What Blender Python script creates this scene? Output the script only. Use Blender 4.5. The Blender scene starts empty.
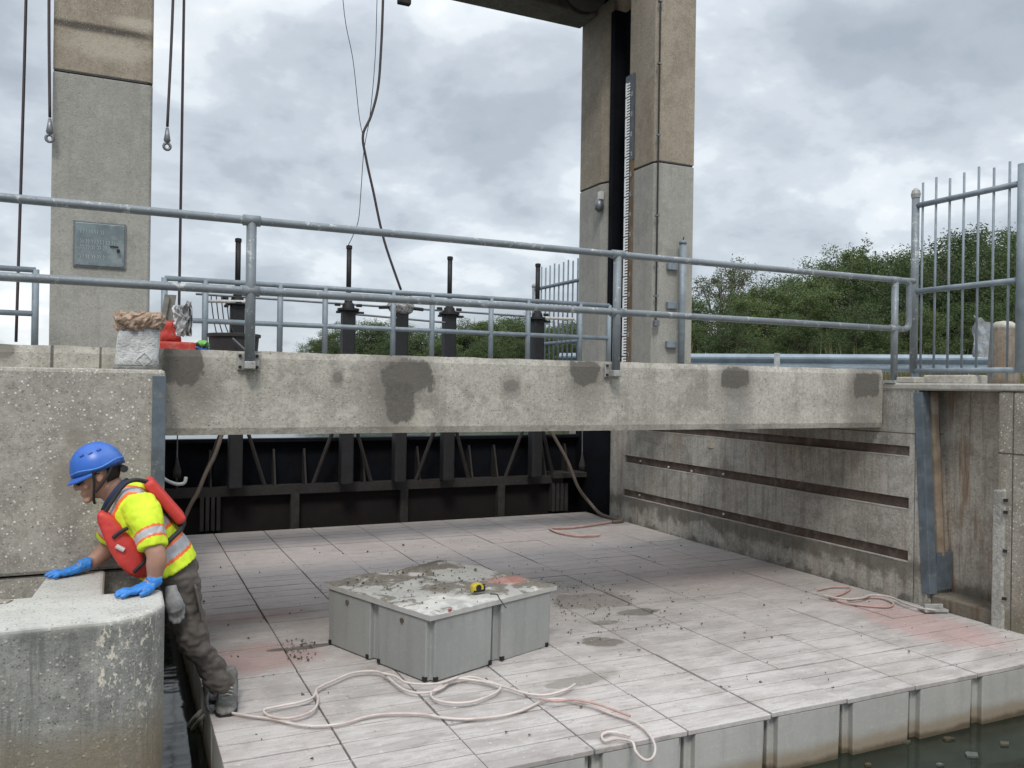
import bpy, bmesh, math, random
from mathutils import Vector, Matrix, noise as mnoise
R=math.radians
sc=bpy.context.scene
COL=sc.collection
# ------------------------------------------------------------------ camera
cam=bpy.data.objects.new('camera',bpy.data.cameras.new('camera')); COL.objects.link(cam)
yaw,pitch,roll,F=.437966,0.0001375,.0150935,839.5
cy_,sy_=math.cos(yaw),math.sin(yaw)
fw=Vector((sy_*math.cos(pitch),cy_*math.cos(pitch),math.sin(pitch))); rr=Vector((cy_,-sy_,0)); uu=rr.cross(fw)
r2=rr*math.cos(roll)+uu*math.sin(roll); u2=r2.cross(fw)
CAMP=Vector((0,0,1.6))
m=Matrix(((r2.x,u2.x,-fw.x,0),(r2.y,u2.y,-fw.y,0),(r2.z,u2.z,-fw.z,1.6),(0,0,0,1)))
cam.matrix_world=m
cam.data.sensor_width=36; cam.data.lens=F*36/1024; cam.data.clip_end=3000; cam.data.clip_start=.05
sc.camera=cam
def on(ax,v,x,y):
    """world point where the sight line of photo pixel x,y meets the plane axis=v (used to measure the place)"""
    d=r2*((x-512)/F)+u2*((384-y)/F)+fw
    return CAMP+d*((v-CAMP[ax])/d[ax])
# ------------------------------------------------------------------ world and sun
SUN_EL,SUN_AZ=52,205      # azimuth: direction the light comes from, clockwise from +Y
w=bpy.data.worlds.new('World'); sc.world=w; w.use_nodes=True
nt=w.node_tree; nt.nodes.clear()
def wn(t,**k):
    n=nt.nodes.new(t)
    for a,b in k.items(): setattr(n,a,b)
    return n
out=wn('ShaderNodeOutputWorld'); bg1=wn('ShaderNodeBackground'); bg2=wn('ShaderNodeBackground'); mx=wn('ShaderNodeMixShader')
sky=wn('ShaderNodeTexSky',sky_type='NISHITA',sun_disc=False,sun_elevation=R(SUN_EL),sun_rotation=R(SUN_AZ))
bg1.inputs[1].default_value=.10
nt.links.new(sky.outputs[0],bg1.inputs[0])
tc=wn('ShaderNodeTexCoord'); sep=wn('ShaderNodeSeparateXYZ'); nt.links.new(tc.outputs['Generated'],sep.inputs[0])
# cloud layer: direction projected on a flat layer overhead, so clouds flatten towards the horizon
za=wn('ShaderNodeMath',operation='ADD'); za.inputs[1].default_value=.42; nt.links.new(sep.outputs[2],za.inputs[0])
zm=wn('ShaderNodeMath',operation='MAXIMUM'); zm.inputs[1].default_value=.2; nt.links.new(za.outputs[0],zm.inputs[0])
dv=wn('ShaderNodeVectorMath',operation='DIVIDE'); nt.links.new(tc.outputs['Generated'],dv.inputs[0])
cb=wn('ShaderNodeCombineXYZ')
for i in range(3): nt.links.new(zm.outputs[0],cb.inputs[i])
nt.links.new(cb.outputs[0],dv.inputs[1])
def wnoise(scale,detail,rough,dist,off):
    mp=wn('ShaderNodeMapping'); mp.inputs['Location'].default_value=off; nt.links.new(dv.outputs[0],mp.inputs[0])
    n=wn('ShaderNodeTexNoise'); n.inputs['Scale'].default_value=scale; n.inputs['Detail'].default_value=detail
    n.inputs['Roughness'].default_value=rough; n.inputs['Distortion'].default_value=dist; nt.links.new(mp.outputs[0],n.inputs[0]); return n
n1=wnoise(2.1,10,.54,.15,(1.7,4.4,2.6)); n2=wnoise(5.2,9,.55,.2,(7.3,2.2,4.1))
ad=wn('ShaderNodeMath',operation='MULTIPLY_ADD'); ad.inputs[1].default_value=.3; nt.links.new(n2.outputs[0],ad.inputs[0]); nt.links.new(n1.outputs[0],ad.inputs[2])
cr=wn('ShaderNodeValToRGB'); nt.links.new(ad.outputs[0],cr.inputs[0])
e=cr.color_ramp; e.interpolation='EASE'
e.elements[0].position=.50; e.elements[0].color=(.37,.415,.47,1)
e.elements[1].position=.86; e.elements[1].color=(.95,.97,.98,1)
for p,c in ((.585,(.43,.475,.53,1)),(.65,(.52,.57,.625,1)),(.70,(.60,.65,.70,1)),(.755,(.74,.785,.82,1))):
    x=e.elements.new(p); x.color=c
# overcast: the upper sky is brighter than the low sky
mr=wn('ShaderNodeMapRange'); mr.inputs[1].default_value=.38; mr.inputs[2].default_value=1.; mr.inputs[3].default_value=1.; mr.inputs[4].default_value=3.0
nt.links.new(sep.outputs[2],mr.inputs[0]); nt.links.new(cr.outputs[0],bg2.inputs[0]); nt.links.new(mr.outputs[0],bg2.inputs[1])
mx.inputs[0].default_value=.88
nt.links.new(bg1.outputs[0],mx.inputs[1]); nt.links.new(bg2.outputs[0],mx.inputs[2]); nt.links.new(mx.outputs[0],out.inputs[0])
sd=bpy.data.lights.new('sun','SUN'); sd.energy=1.5; sd.angle=R(14); sd.color=(1,.96,.9)
so=bpy.data.objects.new('sun',sd); COL.objects.link(so)
az=R(SUN_AZ); el=R(SUN_EL)
dirv=-Vector((math.sin(az)*math.cos(el),math.cos(az)*math.cos(el),math.sin(el)))
so.rotation_euler=dirv.to_track_quat('-Z','Y').to_euler()
sc.view_settings.view_transform='Standard'; sc.view_settings.look='None'; sc.view_settings.exposure=0.27; sc.view_settings.gamma=1
try: sc.cycles.use_denoising=True
except Exception: pass

# ------------------------------------------------------------------ node helpers
class G:
    def __init__(s,name,rough=.8,metal=0,spec=.5):
        s.m=bpy.data.materials.new(name); s.m.use_nodes=True; s.t=s.m.node_tree; s.b=s.t.nodes['Principled BSDF']
        s.b.inputs['Roughness'].default_value=rough; s.b.inputs['Metallic'].default_value=metal
        s.b.inputs['Specular IOR Level'].default_value=spec
        s.pos=s.t.nodes.new('ShaderNodeNewGeometry').outputs['Position']; s.bump_in=None
    def n(s,t,ins=None,**k):
        n=s.t.nodes.new(t)
        for a,b in k.items(): setattr(n,a,b)
        for a,b in (ins or {}).items(): s.put(n.inputs[a],b)
        return n
    def put(s,sock,v):
        if isinstance(v,bpy.types.NodeSocket): s.t.links.new(v,sock)
        else: sock.default_value=v
    def use_object(s): s.pos=s.n('ShaderNodeTexCoord').outputs['Object']; return s
    def map(s,scale=(1,1,1),loc=(0,0,0),rot=(0,0,0),src=None):
        return s.n('ShaderNodeMapping',{0:src or s.pos,1:loc,2:rot,3:scale}).outputs[0]
    def noise(s,scale,detail=4,rough=.55,vec=None,dist=0):
        return s.n('ShaderNodeTexNoise',{'Vector':vec or s.pos,'Scale':scale,'Detail':detail,'Roughness':rough,'Distortion':dist}).outputs[0]
    def vor(s,scale,vec=None,feature='F1',rnd=1):
        return s.n('ShaderNodeTexVoronoi',{'Vector':vec or s.pos,'Scale':scale,'Randomness':rnd},feature=feature)
    def math(s,op,a,b=0,c=0,clamp=False):
        n=s.n('ShaderNodeMath',{0:a,1:b,2:c},operation=op); n.use_clamp=clamp; return n.outputs[0]
    def ramp(s,f,lo,hi,a=0.,b=1.):   # smooth step
        return s.n('ShaderNodeMapRange',{0:f,1:lo,2:hi,3:a,4:b},interpolation_type='SMOOTHSTEP').outputs[0]
    def mix(s,f,a,b,mode='MIX'):
        n=s.n('ShaderNodeMix',data_type='RGBA',blend_type=mode)
        s.put(n.inputs[0],f); 
        for i,v in ((6,a),(7,b)):
            if isinstance(v,tuple) and len(v)==3: v=v+(1,)
            s.put(n.inputs[i],v)
        return n.outputs[2]
    def sep(s,src=None): return s.n('ShaderNodeSeparateXYZ',{0:src or s.pos}).outputs
    def blob(s,c,r,nz,amp=.5,edge=.12,sq=False):
        v=s.n('ShaderNodeVectorMath',{0:s.pos,1:c},operation='SUBTRACT').outputs[0]
        v=s.n('ShaderNodeVectorMath',{0:v,1:tuple(1/q for q in r)},operation='MULTIPLY').outputs[0]
        l=s.n('ShaderNodeVectorMath',{0:v},operation='LENGTH').outputs['Value']
        if sq:
            va=s.n('ShaderNodeVectorMath',{0:v},operation='ABSOLUTE').outputs[0]; q=s.sep(va); l=s.math('MULTIPLY_ADD',s.math('MAXIMUM',q[0],q[2]),.5,s.math('MULTIPLY',l,.5))
        l=s.math('MULTIPLY_ADD',nz,amp,s.math('SUBTRACT',l,amp*.5))
        return s.ramp(l,1-edge,1+edge,1,0)
    def bump(s,h,strength=.3,dist=.01):
        ins={'Height':h,'Strength':strength,'Distance':dist}
        if s.bump_in: ins['Normal']=s.bump_in
        n=s.n('ShaderNodeBump',ins); s.bump_in=n.outputs[0]; s.put(s.b.inputs['Normal'],s.bump_in); return s
    def col(s,c):
        if isinstance(c,tuple) and len(c)==3: c=c+(1,)
        s.put(s.b.inputs['Base Color'],c); return s
    def rough(s,v): s.put(s.b.inputs['Roughness'],v); return s

def concrete(name,base,light,dark,speck=.0,speck_col=(.62,.60,.55),streak=.0,patches=(),patch_col=(.13,.125,.115),tide=None,big=1.0,pit=.5,joints=(),rust=0,rust_at=0,extra=(),shells=()):
    g=G(name,.88,0,.3)
    a=g.noise(1.1*big,6,.6); b=g.noise(7,6,.65); c=g.noise(45,5,.7); f=g.noise(170,3,.6)
    col=g.mix(g.ramp(a,.38,.66),base,light)
    col=g.mix(g.math('MULTIPLY',g.ramp(b,.48,.72),.65),col,dark)
    col=g.mix(g.ramp(c,.38,.68,0,.55),col,dark)
    col=g.mix(g.ramp(f,.5,.7,0,.4),col,light); col=g.mix(g.ramp(g.noise(95,3,.6,vec=g.map((1,1,1),(4,2,1))),.56,.68,0,.45),col,tuple(q*.6 for q in dark)); col=g.mix(g.ramp(g.noise(2.6,7,.7,vec=g.map((1,1,1.6),(1,8,1))),.52,.66,0,.4),col,dark)
    col=g.mix(g.ramp(g.noise(5.5,10,.8,vec=g.map((1,1,1.3),(7,3,2))),.51,.59,0,.5),col,light); col=g.mix(g.ramp(g.noise(1.9,9,.72,vec=g.map((1,1,.8),(2,9,5))),.53,.60,0,.35),col,tuple(q*.85 for q in dark))
    if streak:
        s=g.noise(1,6,.65,vec=g.map((14,14,.9)))
        s2=g.noise(1,4,.6,vec=g.map((38,38,1.6)))
        col=g.mix(g.ramp(s,.50,.66,0,streak),col,dark)
        col=g.mix(g.ramp(s2,.56,.70,0,streak*.7),col,light)
    for ctr,r,th in shells:
        kk=g.ramp(g.noise(44,6,.72,vec=g.map((1,1,.6))),.66-.13*(1-th),.70-.13*(1-th)); kk=g.math('MULTIPLY',kk,g.blob(ctr,r,g.noise(6,7,.75),2.2,.25)); col=g.mix(g.math('MULTIPLY',kk,.9),col,(.66,.60,.50))
    for cc,(ctr,r),amt in extra:
        col=g.mix(g.math('MULTIPLY',g.blob(ctr,r,b,.9,.5),amt),col,cc)
    hgt=g.math('MULTIPLY_ADD',c,.5,g.math('MULTIPLY',b,.6))
    if speck:
        v=g.vor(42); vm=g.ramp(v.outputs['Distance'],.16,.30,1,0)
        rnd=g.sep(v.outputs['Color'])[0]
        zone=g.ramp(g.noise(1.7,4,.6),.30,.52)
        k=g.math('MULTIPLY',vm,g.ramp(rnd,.62,.66)); k=g.math('MULTIPLY',k,zone)
        v2=g.vor(75); k2=g.math('MULTIPLY',g.ramp(v2.outputs['Distance'],.18,.3,1,0),g.ramp(g.sep(v2.outputs['Color'])[1],.50,.56))
        col=g.mix(g.math('MULTIPLY',k,speck,clamp=True),col,speck_col)
        col=g.mix(g.math('MULTIPLY',g.math('MULTIPLY',k2,zone),speck*.8,clamp=True),col,speck_col)
        col=g.mix(g.math('MULTIPLY',g.math('MULTIPLY',g.ramp(v2.outputs['Distance'],.2,.34,1,0),g.ramp(g.sep(v2.outputs['Color'])[2],.78,.82)),.6),col,tuple(q*.45 for q in dark))
        hgt=g.math('MULTIPLY_ADD',k,.25,hgt)
    if pit:
        v3=g.vor(19,vec=g.map((1,1,1),(3.3,1.2,.7)))
        pk=g.math('MULTIPLY',g.ramp(v3.outputs['Distance'],.07,.11,1,0),g.ramp(g.sep(v3.outputs['Color'])[0],.80,.84))
        col=g.mix(g.math('MULTIPLY',pk,pit),col,(.05,.045,.04)); hgt=g.math('SUBTRACT',hgt,g.math('MULTIPLY',pk,1.5))
    if rust:
        z=g.noise(1,5,.6,vec=g.map((9,9,.7),(1.7,.2,3)))
        col=g.mix(g.math('MULTIPLY',g.ramp(z,.52,.66),rust),col,(.23,.145,.085))
    if tide:
        z=g.sep()[2]; zz=g.math('MULTIPLY_ADD',g.math('SUBTRACT',b,.5),.35,z)
        zz=g.math('MULTIPLY_ADD',g.math('SUBTRACT',a,.5),.35,zz)
        for lo,hi,cc,am in tide:
            k=g.math('MULTIPLY',g.ramp(zz,lo-.05,lo+.05),g.ramp(zz,hi-.05,hi+.05,1,0))
            col=g.mix(g.math('MULTIPLY',k,am),col,cc)
    nz=g.noise(7,7,.7,vec=g.map((1.4,1,.8)))
    for ctr,r in patches:
        small=r[0]<.06; k=g.blob(ctr,r,nz,1.3 if small else 1.5,.15 if small else .10,sq=not small); k=g.math('MULTIPLY',k,.6 if small else 1.0)
        k_h=g.blob(ctr,(r[0]*1.35,r[1],r[2]*1.9),b,1.0,.35,sq=True); col=g.mix(g.math('MULTIPLY',k_h,.45),col,tuple(q*1.5 for q in patch_col))
        col=g.mix(g.math('MULTIPLY',k,.93),col,g.mix(g.ramp(c,.3,.7),patch_col,tuple(q*1.3 for q in patch_col)))
    for ax,v,wd in joints:      # formwork joints
        d=g.math('ABSOLUTE',g.math('SUBTRACT',g.sep()[ax],v)); k=g.ramp(d,wd*.5,wd,1,0)
        col=g.mix(g.math('MULTIPLY',k,.75),col,(.06,.055,.05)); hgt=g.math('SUBTRACT',hgt,g.math('MULTIPLY',k,2))
    g.col(col); g.bump(hgt,.55,.012); g.bump(f,.25,.003); return g.m

def metal(name,col,rough=.5,met=.6,var=.35,scale=9,spots=None,obj=False):
    g=G(name,rough,met)
    if obj: g.use_object()
    a=g.noise(scale,6,.65); b=g.noise(scale*7,4,.6)
    c=g.mix(g.ramp(a,.35,.7),col,tuple(q*(1-var) for q in col)); c=g.mix(g.ramp(b,.5,.75,0,.4),c,tuple(min(1,q*(1+var)) for q in col))
    if spots: c=g.mix(g.ramp(g.noise(scale*2.2,6,.7),.56,.66,0,spots[1]),c,spots[0])
    g.rough(g.ramp(b,.3,.8,rough-.1,rough+.15)); g.col(c); g.bump(b,.15,.003); return g.m
def plain(name,col,rough=.6,var=.2,scale=20,bump=.15,obj=False,metal_=0,dirt=None):
    g=G(name,rough,metal_)
    if obj: g.use_object()
    a=g.noise(scale,5,.6)
    c=g.mix(g.ramp(a,.3,.72),col,tuple(q*(1-var) for q in col))
    if dirt: c=g.mix(g.ramp(g.noise(scale*.4,6,.7),.48,.68,0,dirt[1]),c,dirt[0])
    g.col(c)
    if bump: g.bump(g.noise(scale*3,4,.6),bump,.004)
    return g.m

# ------------------------------------------------------------------ mesh helpers
class MB:
    def __init__(s): s.v=[]; s.f=[]
    def add(s,vs,fs):
        o=len(s.v); s.v+= [tuple(v) for v in vs]; s.f+=[tuple(o+i for i in f) for f in fs]; return s
    def box(s,x0,x1,y0,y1,z0,z1,M=None):
        vs=[Vector((x,y,z)) for z in (z0,z1) for y in (y0,y1) for x in (x0,x1)]
        if M: vs=[M@v for v in vs]
        return s.add(vs,[(0,2,3,1),(4,5,7,6),(0,1,5,4),(2,6,7,3),(0,4,6,2),(1,3,7,5)])
    def prism(s,poly,z0,z1,ax=2):     # poly: 2d points; extruded along axis ax
        n=len(poly)
        def P(a,b,c): return {2:(a,b,c),1:(a,c,b),0:(c,a,b)}[ax]
        vs=[P(a,b,z0) for a,b in poly]+[P(a,b,z1) for a,b in poly]
        return s.add(vs,[tuple(range(n))[::-1],tuple(range(n,2*n))]+[(i,(i+1)%n,n+(i+1)%n,n+i) for i in range(n)])
    def tube(s,pts,r,seg=10,closed=False,cap=True):
        pts=[Vector(p) for p in pts]; n=len(pts)
        rs=r if isinstance(r,(list,tuple)) else [r]*n
        prev=None; rings=[]
        for i,p in enumerate(pts):
            t=(pts[min(i+1,n-1)]-pts[max(i-1,0)])
            if t.length<1e-9: t=Vector((0,0,1))
            t.normalize()
            if prev is None:
                a=Vector((0,0,1)) if abs(t.z)<.9 else Vector((1,0,0)); u=t.cross(a).normalized()
            else: u=(prev-t*prev.dot(t)).normalized()
            prev=u; v=t.cross(u)
            rings.append([p+(u*math.cos(2*math.pi*k/seg)+v*math.sin(2*math.pi*k/seg))*rs[i] for k in range(seg)])
        vs=[q for ring in rings for q in ring]; fs=[]
        for i in range(n-1):
            for k in range(seg):
                a=i*seg+k; b=i*seg+(k+1)%seg; fs.append((a,b,b+seg,a+seg))
        if cap: fs+=[tuple(range(seg))[::-1],tuple(range((n-1)*seg,n*seg))]
        return s.add(vs,fs)
    def lathe(s,c,prof,seg=20,axis=2):   # prof: (r,h)
        vs=[];n=len(prof)
        for r_,h in prof:
            for k in range(seg):
                a=2*math.pi*k/seg; p=(r_*math.cos(a),r_*math.sin(a),h)
                if axis==0: p=(p[2],p[0],p[1])
                if axis==1: p=(p[0],p[2],p[1])
                vs.append((c[0]+p[0],c[1]+p[1],c[2]+p[2]))
        fs=[(i*seg+k,i*seg+(k+1)%seg,(i+1)*seg+(k+1)%seg,(i+1)*seg+k) for i in range(n-1) for k in range(seg)]
        fs+=[tuple(range(seg))[::-1],tuple(range((n-1)*seg,n*seg))]
        return s.add(vs,fs)
    def loft(s,rings,cap=True):
        n=len(rings[0]); vs=[q for r_ in rings for q in r_]
        fs=[(i*n+k,i*n+(k+1)%n,(i+1)*n+(k+1)%n,(i+1)*n+k) for i in range(len(rings)-1) for k in range(n)]
        if cap: fs+=[tuple(range(n))[::-1],tuple(range((len(rings)-1)*n,len(rings)*n))]
        return s.add(vs,fs)
    def obj(s,name,mat,parent=None,bevel=0,smooth=False,seg=2,rough=0):
        me=bpy.data.meshes.new(name); me.from_pydata(s.v,[],s.f); 
        bm=bmesh.new(); bm.from_mesh(me); bmesh.ops.recalc_face_normals(bm,faces=bm.faces); bm.to_mesh(me); bm.free()
        for mt in (mat if isinstance(mat,(list,tuple)) else [mat]): me.materials.append(mt)
        if smooth:
            for p in me.polygons: p.use_smooth=True
        o=bpy.data.objects.new(name,me); COL.objects.link(o)
        if parent: o.parent=parent; o.matrix_parent_inverse=PM(parent).inverted()
        if bevel:
            b=o.modifiers.new('b','BEVEL'); b.width=bevel; b.segments=seg; b.limit_method='ANGLE'; b.angle_limit=R(40)
        return o
def PM(o):
    M=Matrix.LocRotScale(o.location,o.rotation_euler,o.scale)
    if o.parent: M=PM(o.parent)@o.matrix_parent_inverse@M
    return M
def tag(o,label=None,cat=None,group=None,kind=None):
    if label: o['label']=label
    if cat: o['category']=cat
    if group: o['group']=group
    if kind: o['kind']=kind
    return o
def empty(name,loc,label,cat,group=None):
    o=bpy.data.objects.new(name,None); COL.objects.link(o); o.location=loc; o.empty_display_size=.1
    return tag(o,label,cat,group)
def crom(P,n=8):
    P=[Vector(p) for p in P]; o=[]
    for i in range(len(P)-1):
        a=P[max(i-1,0)];b=P[i];c=P[i+1];d=P[min(i+2,len(P)-1)]
        for k in range(n):
            t=k/n; o.append(.5*((2*b)+(c-a)*t+(2*a-5*b+4*c-d)*t*t+(3*b-a-3*c+d)*t**3))
    return o+[P[-1]]
rnd=random.Random(7)
def remesh(mb,vox,smooth_it=3,disp=None):
    me=bpy.data.meshes.new('t'); me.from_pydata(mb.v,[],mb.f)
    bm=bmesh.new(); bm.from_mesh(me); bmesh.ops.recalc_face_normals(bm,faces=bm.faces); bm.to_mesh(me); bm.free()
    o=bpy.data.objects.new('t',me); COL.objects.link(o)
    m_=o.modifiers.new('r','REMESH'); m_.mode='VOXEL'; m_.voxel_size=vox
    if smooth_it: s_=o.modifiers.new('s','SMOOTH'); s_.iterations=smooth_it; s_.factor=.5
    dg=bpy.context.evaluated_depsgraph_get(); dg.update(); me2=bpy.data.meshes.new_from_object(o.evaluated_get(dg)); bpy.data.objects.remove(o)
    if disp:
        ns=[v.normal.copy() for v in me2.vertices]
        for v,n in zip(me2.vertices,ns): v.co+=n*disp(v.co)
    for p in me2.polygons: p.use_smooth=True
    return me2

# ------------------------------------------------------------------ materials
WARM=(.33,.305,.265)
M={}
M['beam']=concrete('beam concrete',(.41,.385,.33),(.56,.53,.465),(.215,.198,.168),speck=.55,speck_col=(.5,.48,.43),streak=.25,
   patches=[(tuple(on(1,4.70,183,366)),(.10,.3,.11)),(tuple(on(1,4.70,408,377)),(.15,.3,.10)),(tuple(on(1,4.70,400,402)),(.09,.3,.13)),(tuple(on(1,4.70,587,373)),(.105,.3,.075)),
            (tuple(on(1,4.70,736,378)),(.125,.3,.075)),(tuple(on(1,4.70,868,385)),(.14,.3,.10)),(tuple(on(1,4.70,512,386)),(.05,.3,.04)),(tuple(on(1,4.70,338,378)),(.025,.3,.03)),(tuple(on(1,4.70,2,350)),(.05,.3,.04))],
   patch_col=(.105,.096,.082),joints=((0,-.3,.008),(0,-.085,.006)),
   extra=(((.19,.18,.16),(tuple(on(1,4.7,738,405)),(.12,.3,.22)),.55),((.2,.19,.165),(tuple(on(1,4.7,590,395)),(.13,.3,.16)),.4),((.18,.17,.15),(tuple(on(1,4.7,862,400)),(.16,.3,.3)),.5),((.60,.55,.46),(tuple(on(1,4.7,404,420)),(.10,.3,.10)),.9),((.21,.19,.165),(tuple(on(1,4.7,388,395)),(.16,.3,.24)),.6),((.22,.2,.17),(tuple(on(1,4.7,190,390)),(.16,.3,.16)),.5)))
M['abut']=concrete('abutment concrete',(.33,.305,.26),(.44,.41,.355),(.19,.172,.145),speck=1.0,speck_col=(.68,.66,.6),streak=.1,
   patches=[(tuple(on(1,4.5,76,438)),(.045,.3,.045)),(tuple(on(1,4.5,66,487)),(.055,.3,.08))],patch_col=(.20,.18,.15),joints=((2,.665,.01),))
M['near']=concrete('worn pier concrete',(.25,.25,.232),(.40,.39,.355),(.145,.145,.13),speck=.5,speck_col=(.66,.61,.51),streak=.85,
   tide=((-2,.16,(.21,.165,.105),.55),(.10,.30,(.23,.20,.15),.45)),extra=(((.50,.49,.45),((-.1,4,.72),(2,2,.055)),.95),((.17,.13,.08),((-.1,3.5,.12),(1,1,.12)),.6)),shells=((tuple(on(1,3.5,112,650)),(.05,.5,.22),.12),(tuple(on(1,3.5,145,640)),(.06,.5,.30),.2),(tuple(on(1,3.5,125,690)),(.11,.5,.2),.35),(tuple(on(1,3.5,60,760)),(.6,.5,.10),.55),(tuple(on(1,3.5,30,700)),(.25,.5,.14),.75),(tuple(on(1,3.5,140,768)),(.2,.5,.12),.2)))
M['wall']=concrete('channel wall concrete',(.38,.36,.315),(.50,.475,.425),(.18,.165,.14),speck=.22,streak=.55,rust=.4,
   tide=((-.5,.02,(.06,.055,.045),.75),(.17,.33,(.10,.09,.07),.7)),joints=((2,1.27,.006),(1,4.42,.004)))
M['slot']=concrete('slot concrete',(.40,.36,.30),(.50,.46,.39),(.19,.16,.125),streak=.9,rust=.95,tide=((-.5,.16,(.08,.065,.045),.7),))
M['rough']=concrete('spalled concrete',(.29,.265,.22),(.40,.37,.31),(.17,.15,.12),speck=.9,streak=.3,rust=.5,tide=((-.5,.12,(.12,.10,.06),.6),),joints=((2,1.18,.008),(1,3.66,.006)))
M['tower']=concrete('tower concrete',(.31,.30,.27),(.36,.35,.315),(.24,.23,.205),speck=.15,streak=.45,big=.9,pit=.4)
M['tower_top']=concrete('weathered tower concrete',(.29,.245,.19),(.36,.31,.245),(.20,.165,.125),speck=.3,streak=.25,big=.8,pit=.6,
   extra=(((.07,.06,.05),((-.2,7.85,4.52),(.45,.2,.035)),.9),((.5,.45,.37),((-.1,7.85,4.38),(.3,.2,.10)),.5),((.5,.45,.37),((.1,7.85,4.62),(.2,.2,.05)),.6),((.03,.026,.022),((-.12,7.85,4.84),(.07,.2,.04)),.95)))
M['lintel']=concrete('dark lintel concrete',(.13,.12,.105),(.18,.17,.15),(.07,.065,.055),streak=.4)  # darker base tone than the columns, with vertical streaks
M['coping']=concrete('coping concrete',(.42,.395,.35),(.52,.49,.44),(.28,.26,.22),speck=.3)
g=G('galvanized steel',.6,.2)
a=g.noise(6,6,.7); b=g.noise(55,4,.65); col=g.mix(g.ramp(a,.35,.7),(.21,.235,.25),(.16,.18,.195)); col=g.mix(g.ramp(g.noise(16,7,.75),.57,.64,0,.75),col,(.52,.52,.49)); col=g.mix(g.ramp(g.noise(23,7,.75),.63,.68,0,.6),col,(.16,.12,.085))
g.col(col); g.rough(g.ramp(b,.3,.8,.42,.7)); g.bump(b,.25,.003); M['galv']=g.m
M['galv2']=metal('clean galvanized steel',(.225,.265,.295),.6,.2,.25,12)
M['plate']=metal('grey steel plate',(.42,.42,.40),.6,.3,.3,20,((.2,.13,.08),.5))
M['bluesteel']=metal('blue painted steel',(.125,.155,.18),.7,.1,.4,5,((.25,.22,.18),.6))
M['black']=metal('black painted steel',(.016,.016,.018),.6,.1,.3,8,((.05,.04,.03),.4))
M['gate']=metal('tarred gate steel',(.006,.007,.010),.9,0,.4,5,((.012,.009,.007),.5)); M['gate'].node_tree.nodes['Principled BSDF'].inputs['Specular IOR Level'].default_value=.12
M['rust']=metal('rusted brace steel',(.026,.023,.021),.85,0,.4,9,((.05,.03,.018),.5))
M['rib']=metal('weathered rib',(.032,.029,.026),.9,0,.4,14)
M['brown']=plain('brown rubber filler',(.115,.08,.062),.9,.35,14,.3,dirt=((.22,.185,.16),.6))
M['cable']=plain('cable sheath',(.055,.04,.042),.6,.2,20,0)
M['zinc']=metal('zinc fitting',(.20,.21,.22),.45,.6,.3,40)
M['white']=plain('white plastic',(.6,.6,.57),.5,.15,20,.05,dirt=((.3,.28,.25),.4))
M['hose']=plain('dusty pale hose',(.62,.545,.50),.75,.2,12,.1,dirt=((.42,.29,.24),.6))
M['hosered']=plain('dusty red hose',(.50,.31,.27),.75,.25,12,.1,dirt=((.52,.42,.38),.75))
M['rope']=plain('dirty white rope',(.52,.49,.44),.9,.3,60,.5)
M['hosebrown']=plain('brown rubber hose',(.16,.125,.10),.7,.25,12,.1)
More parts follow.
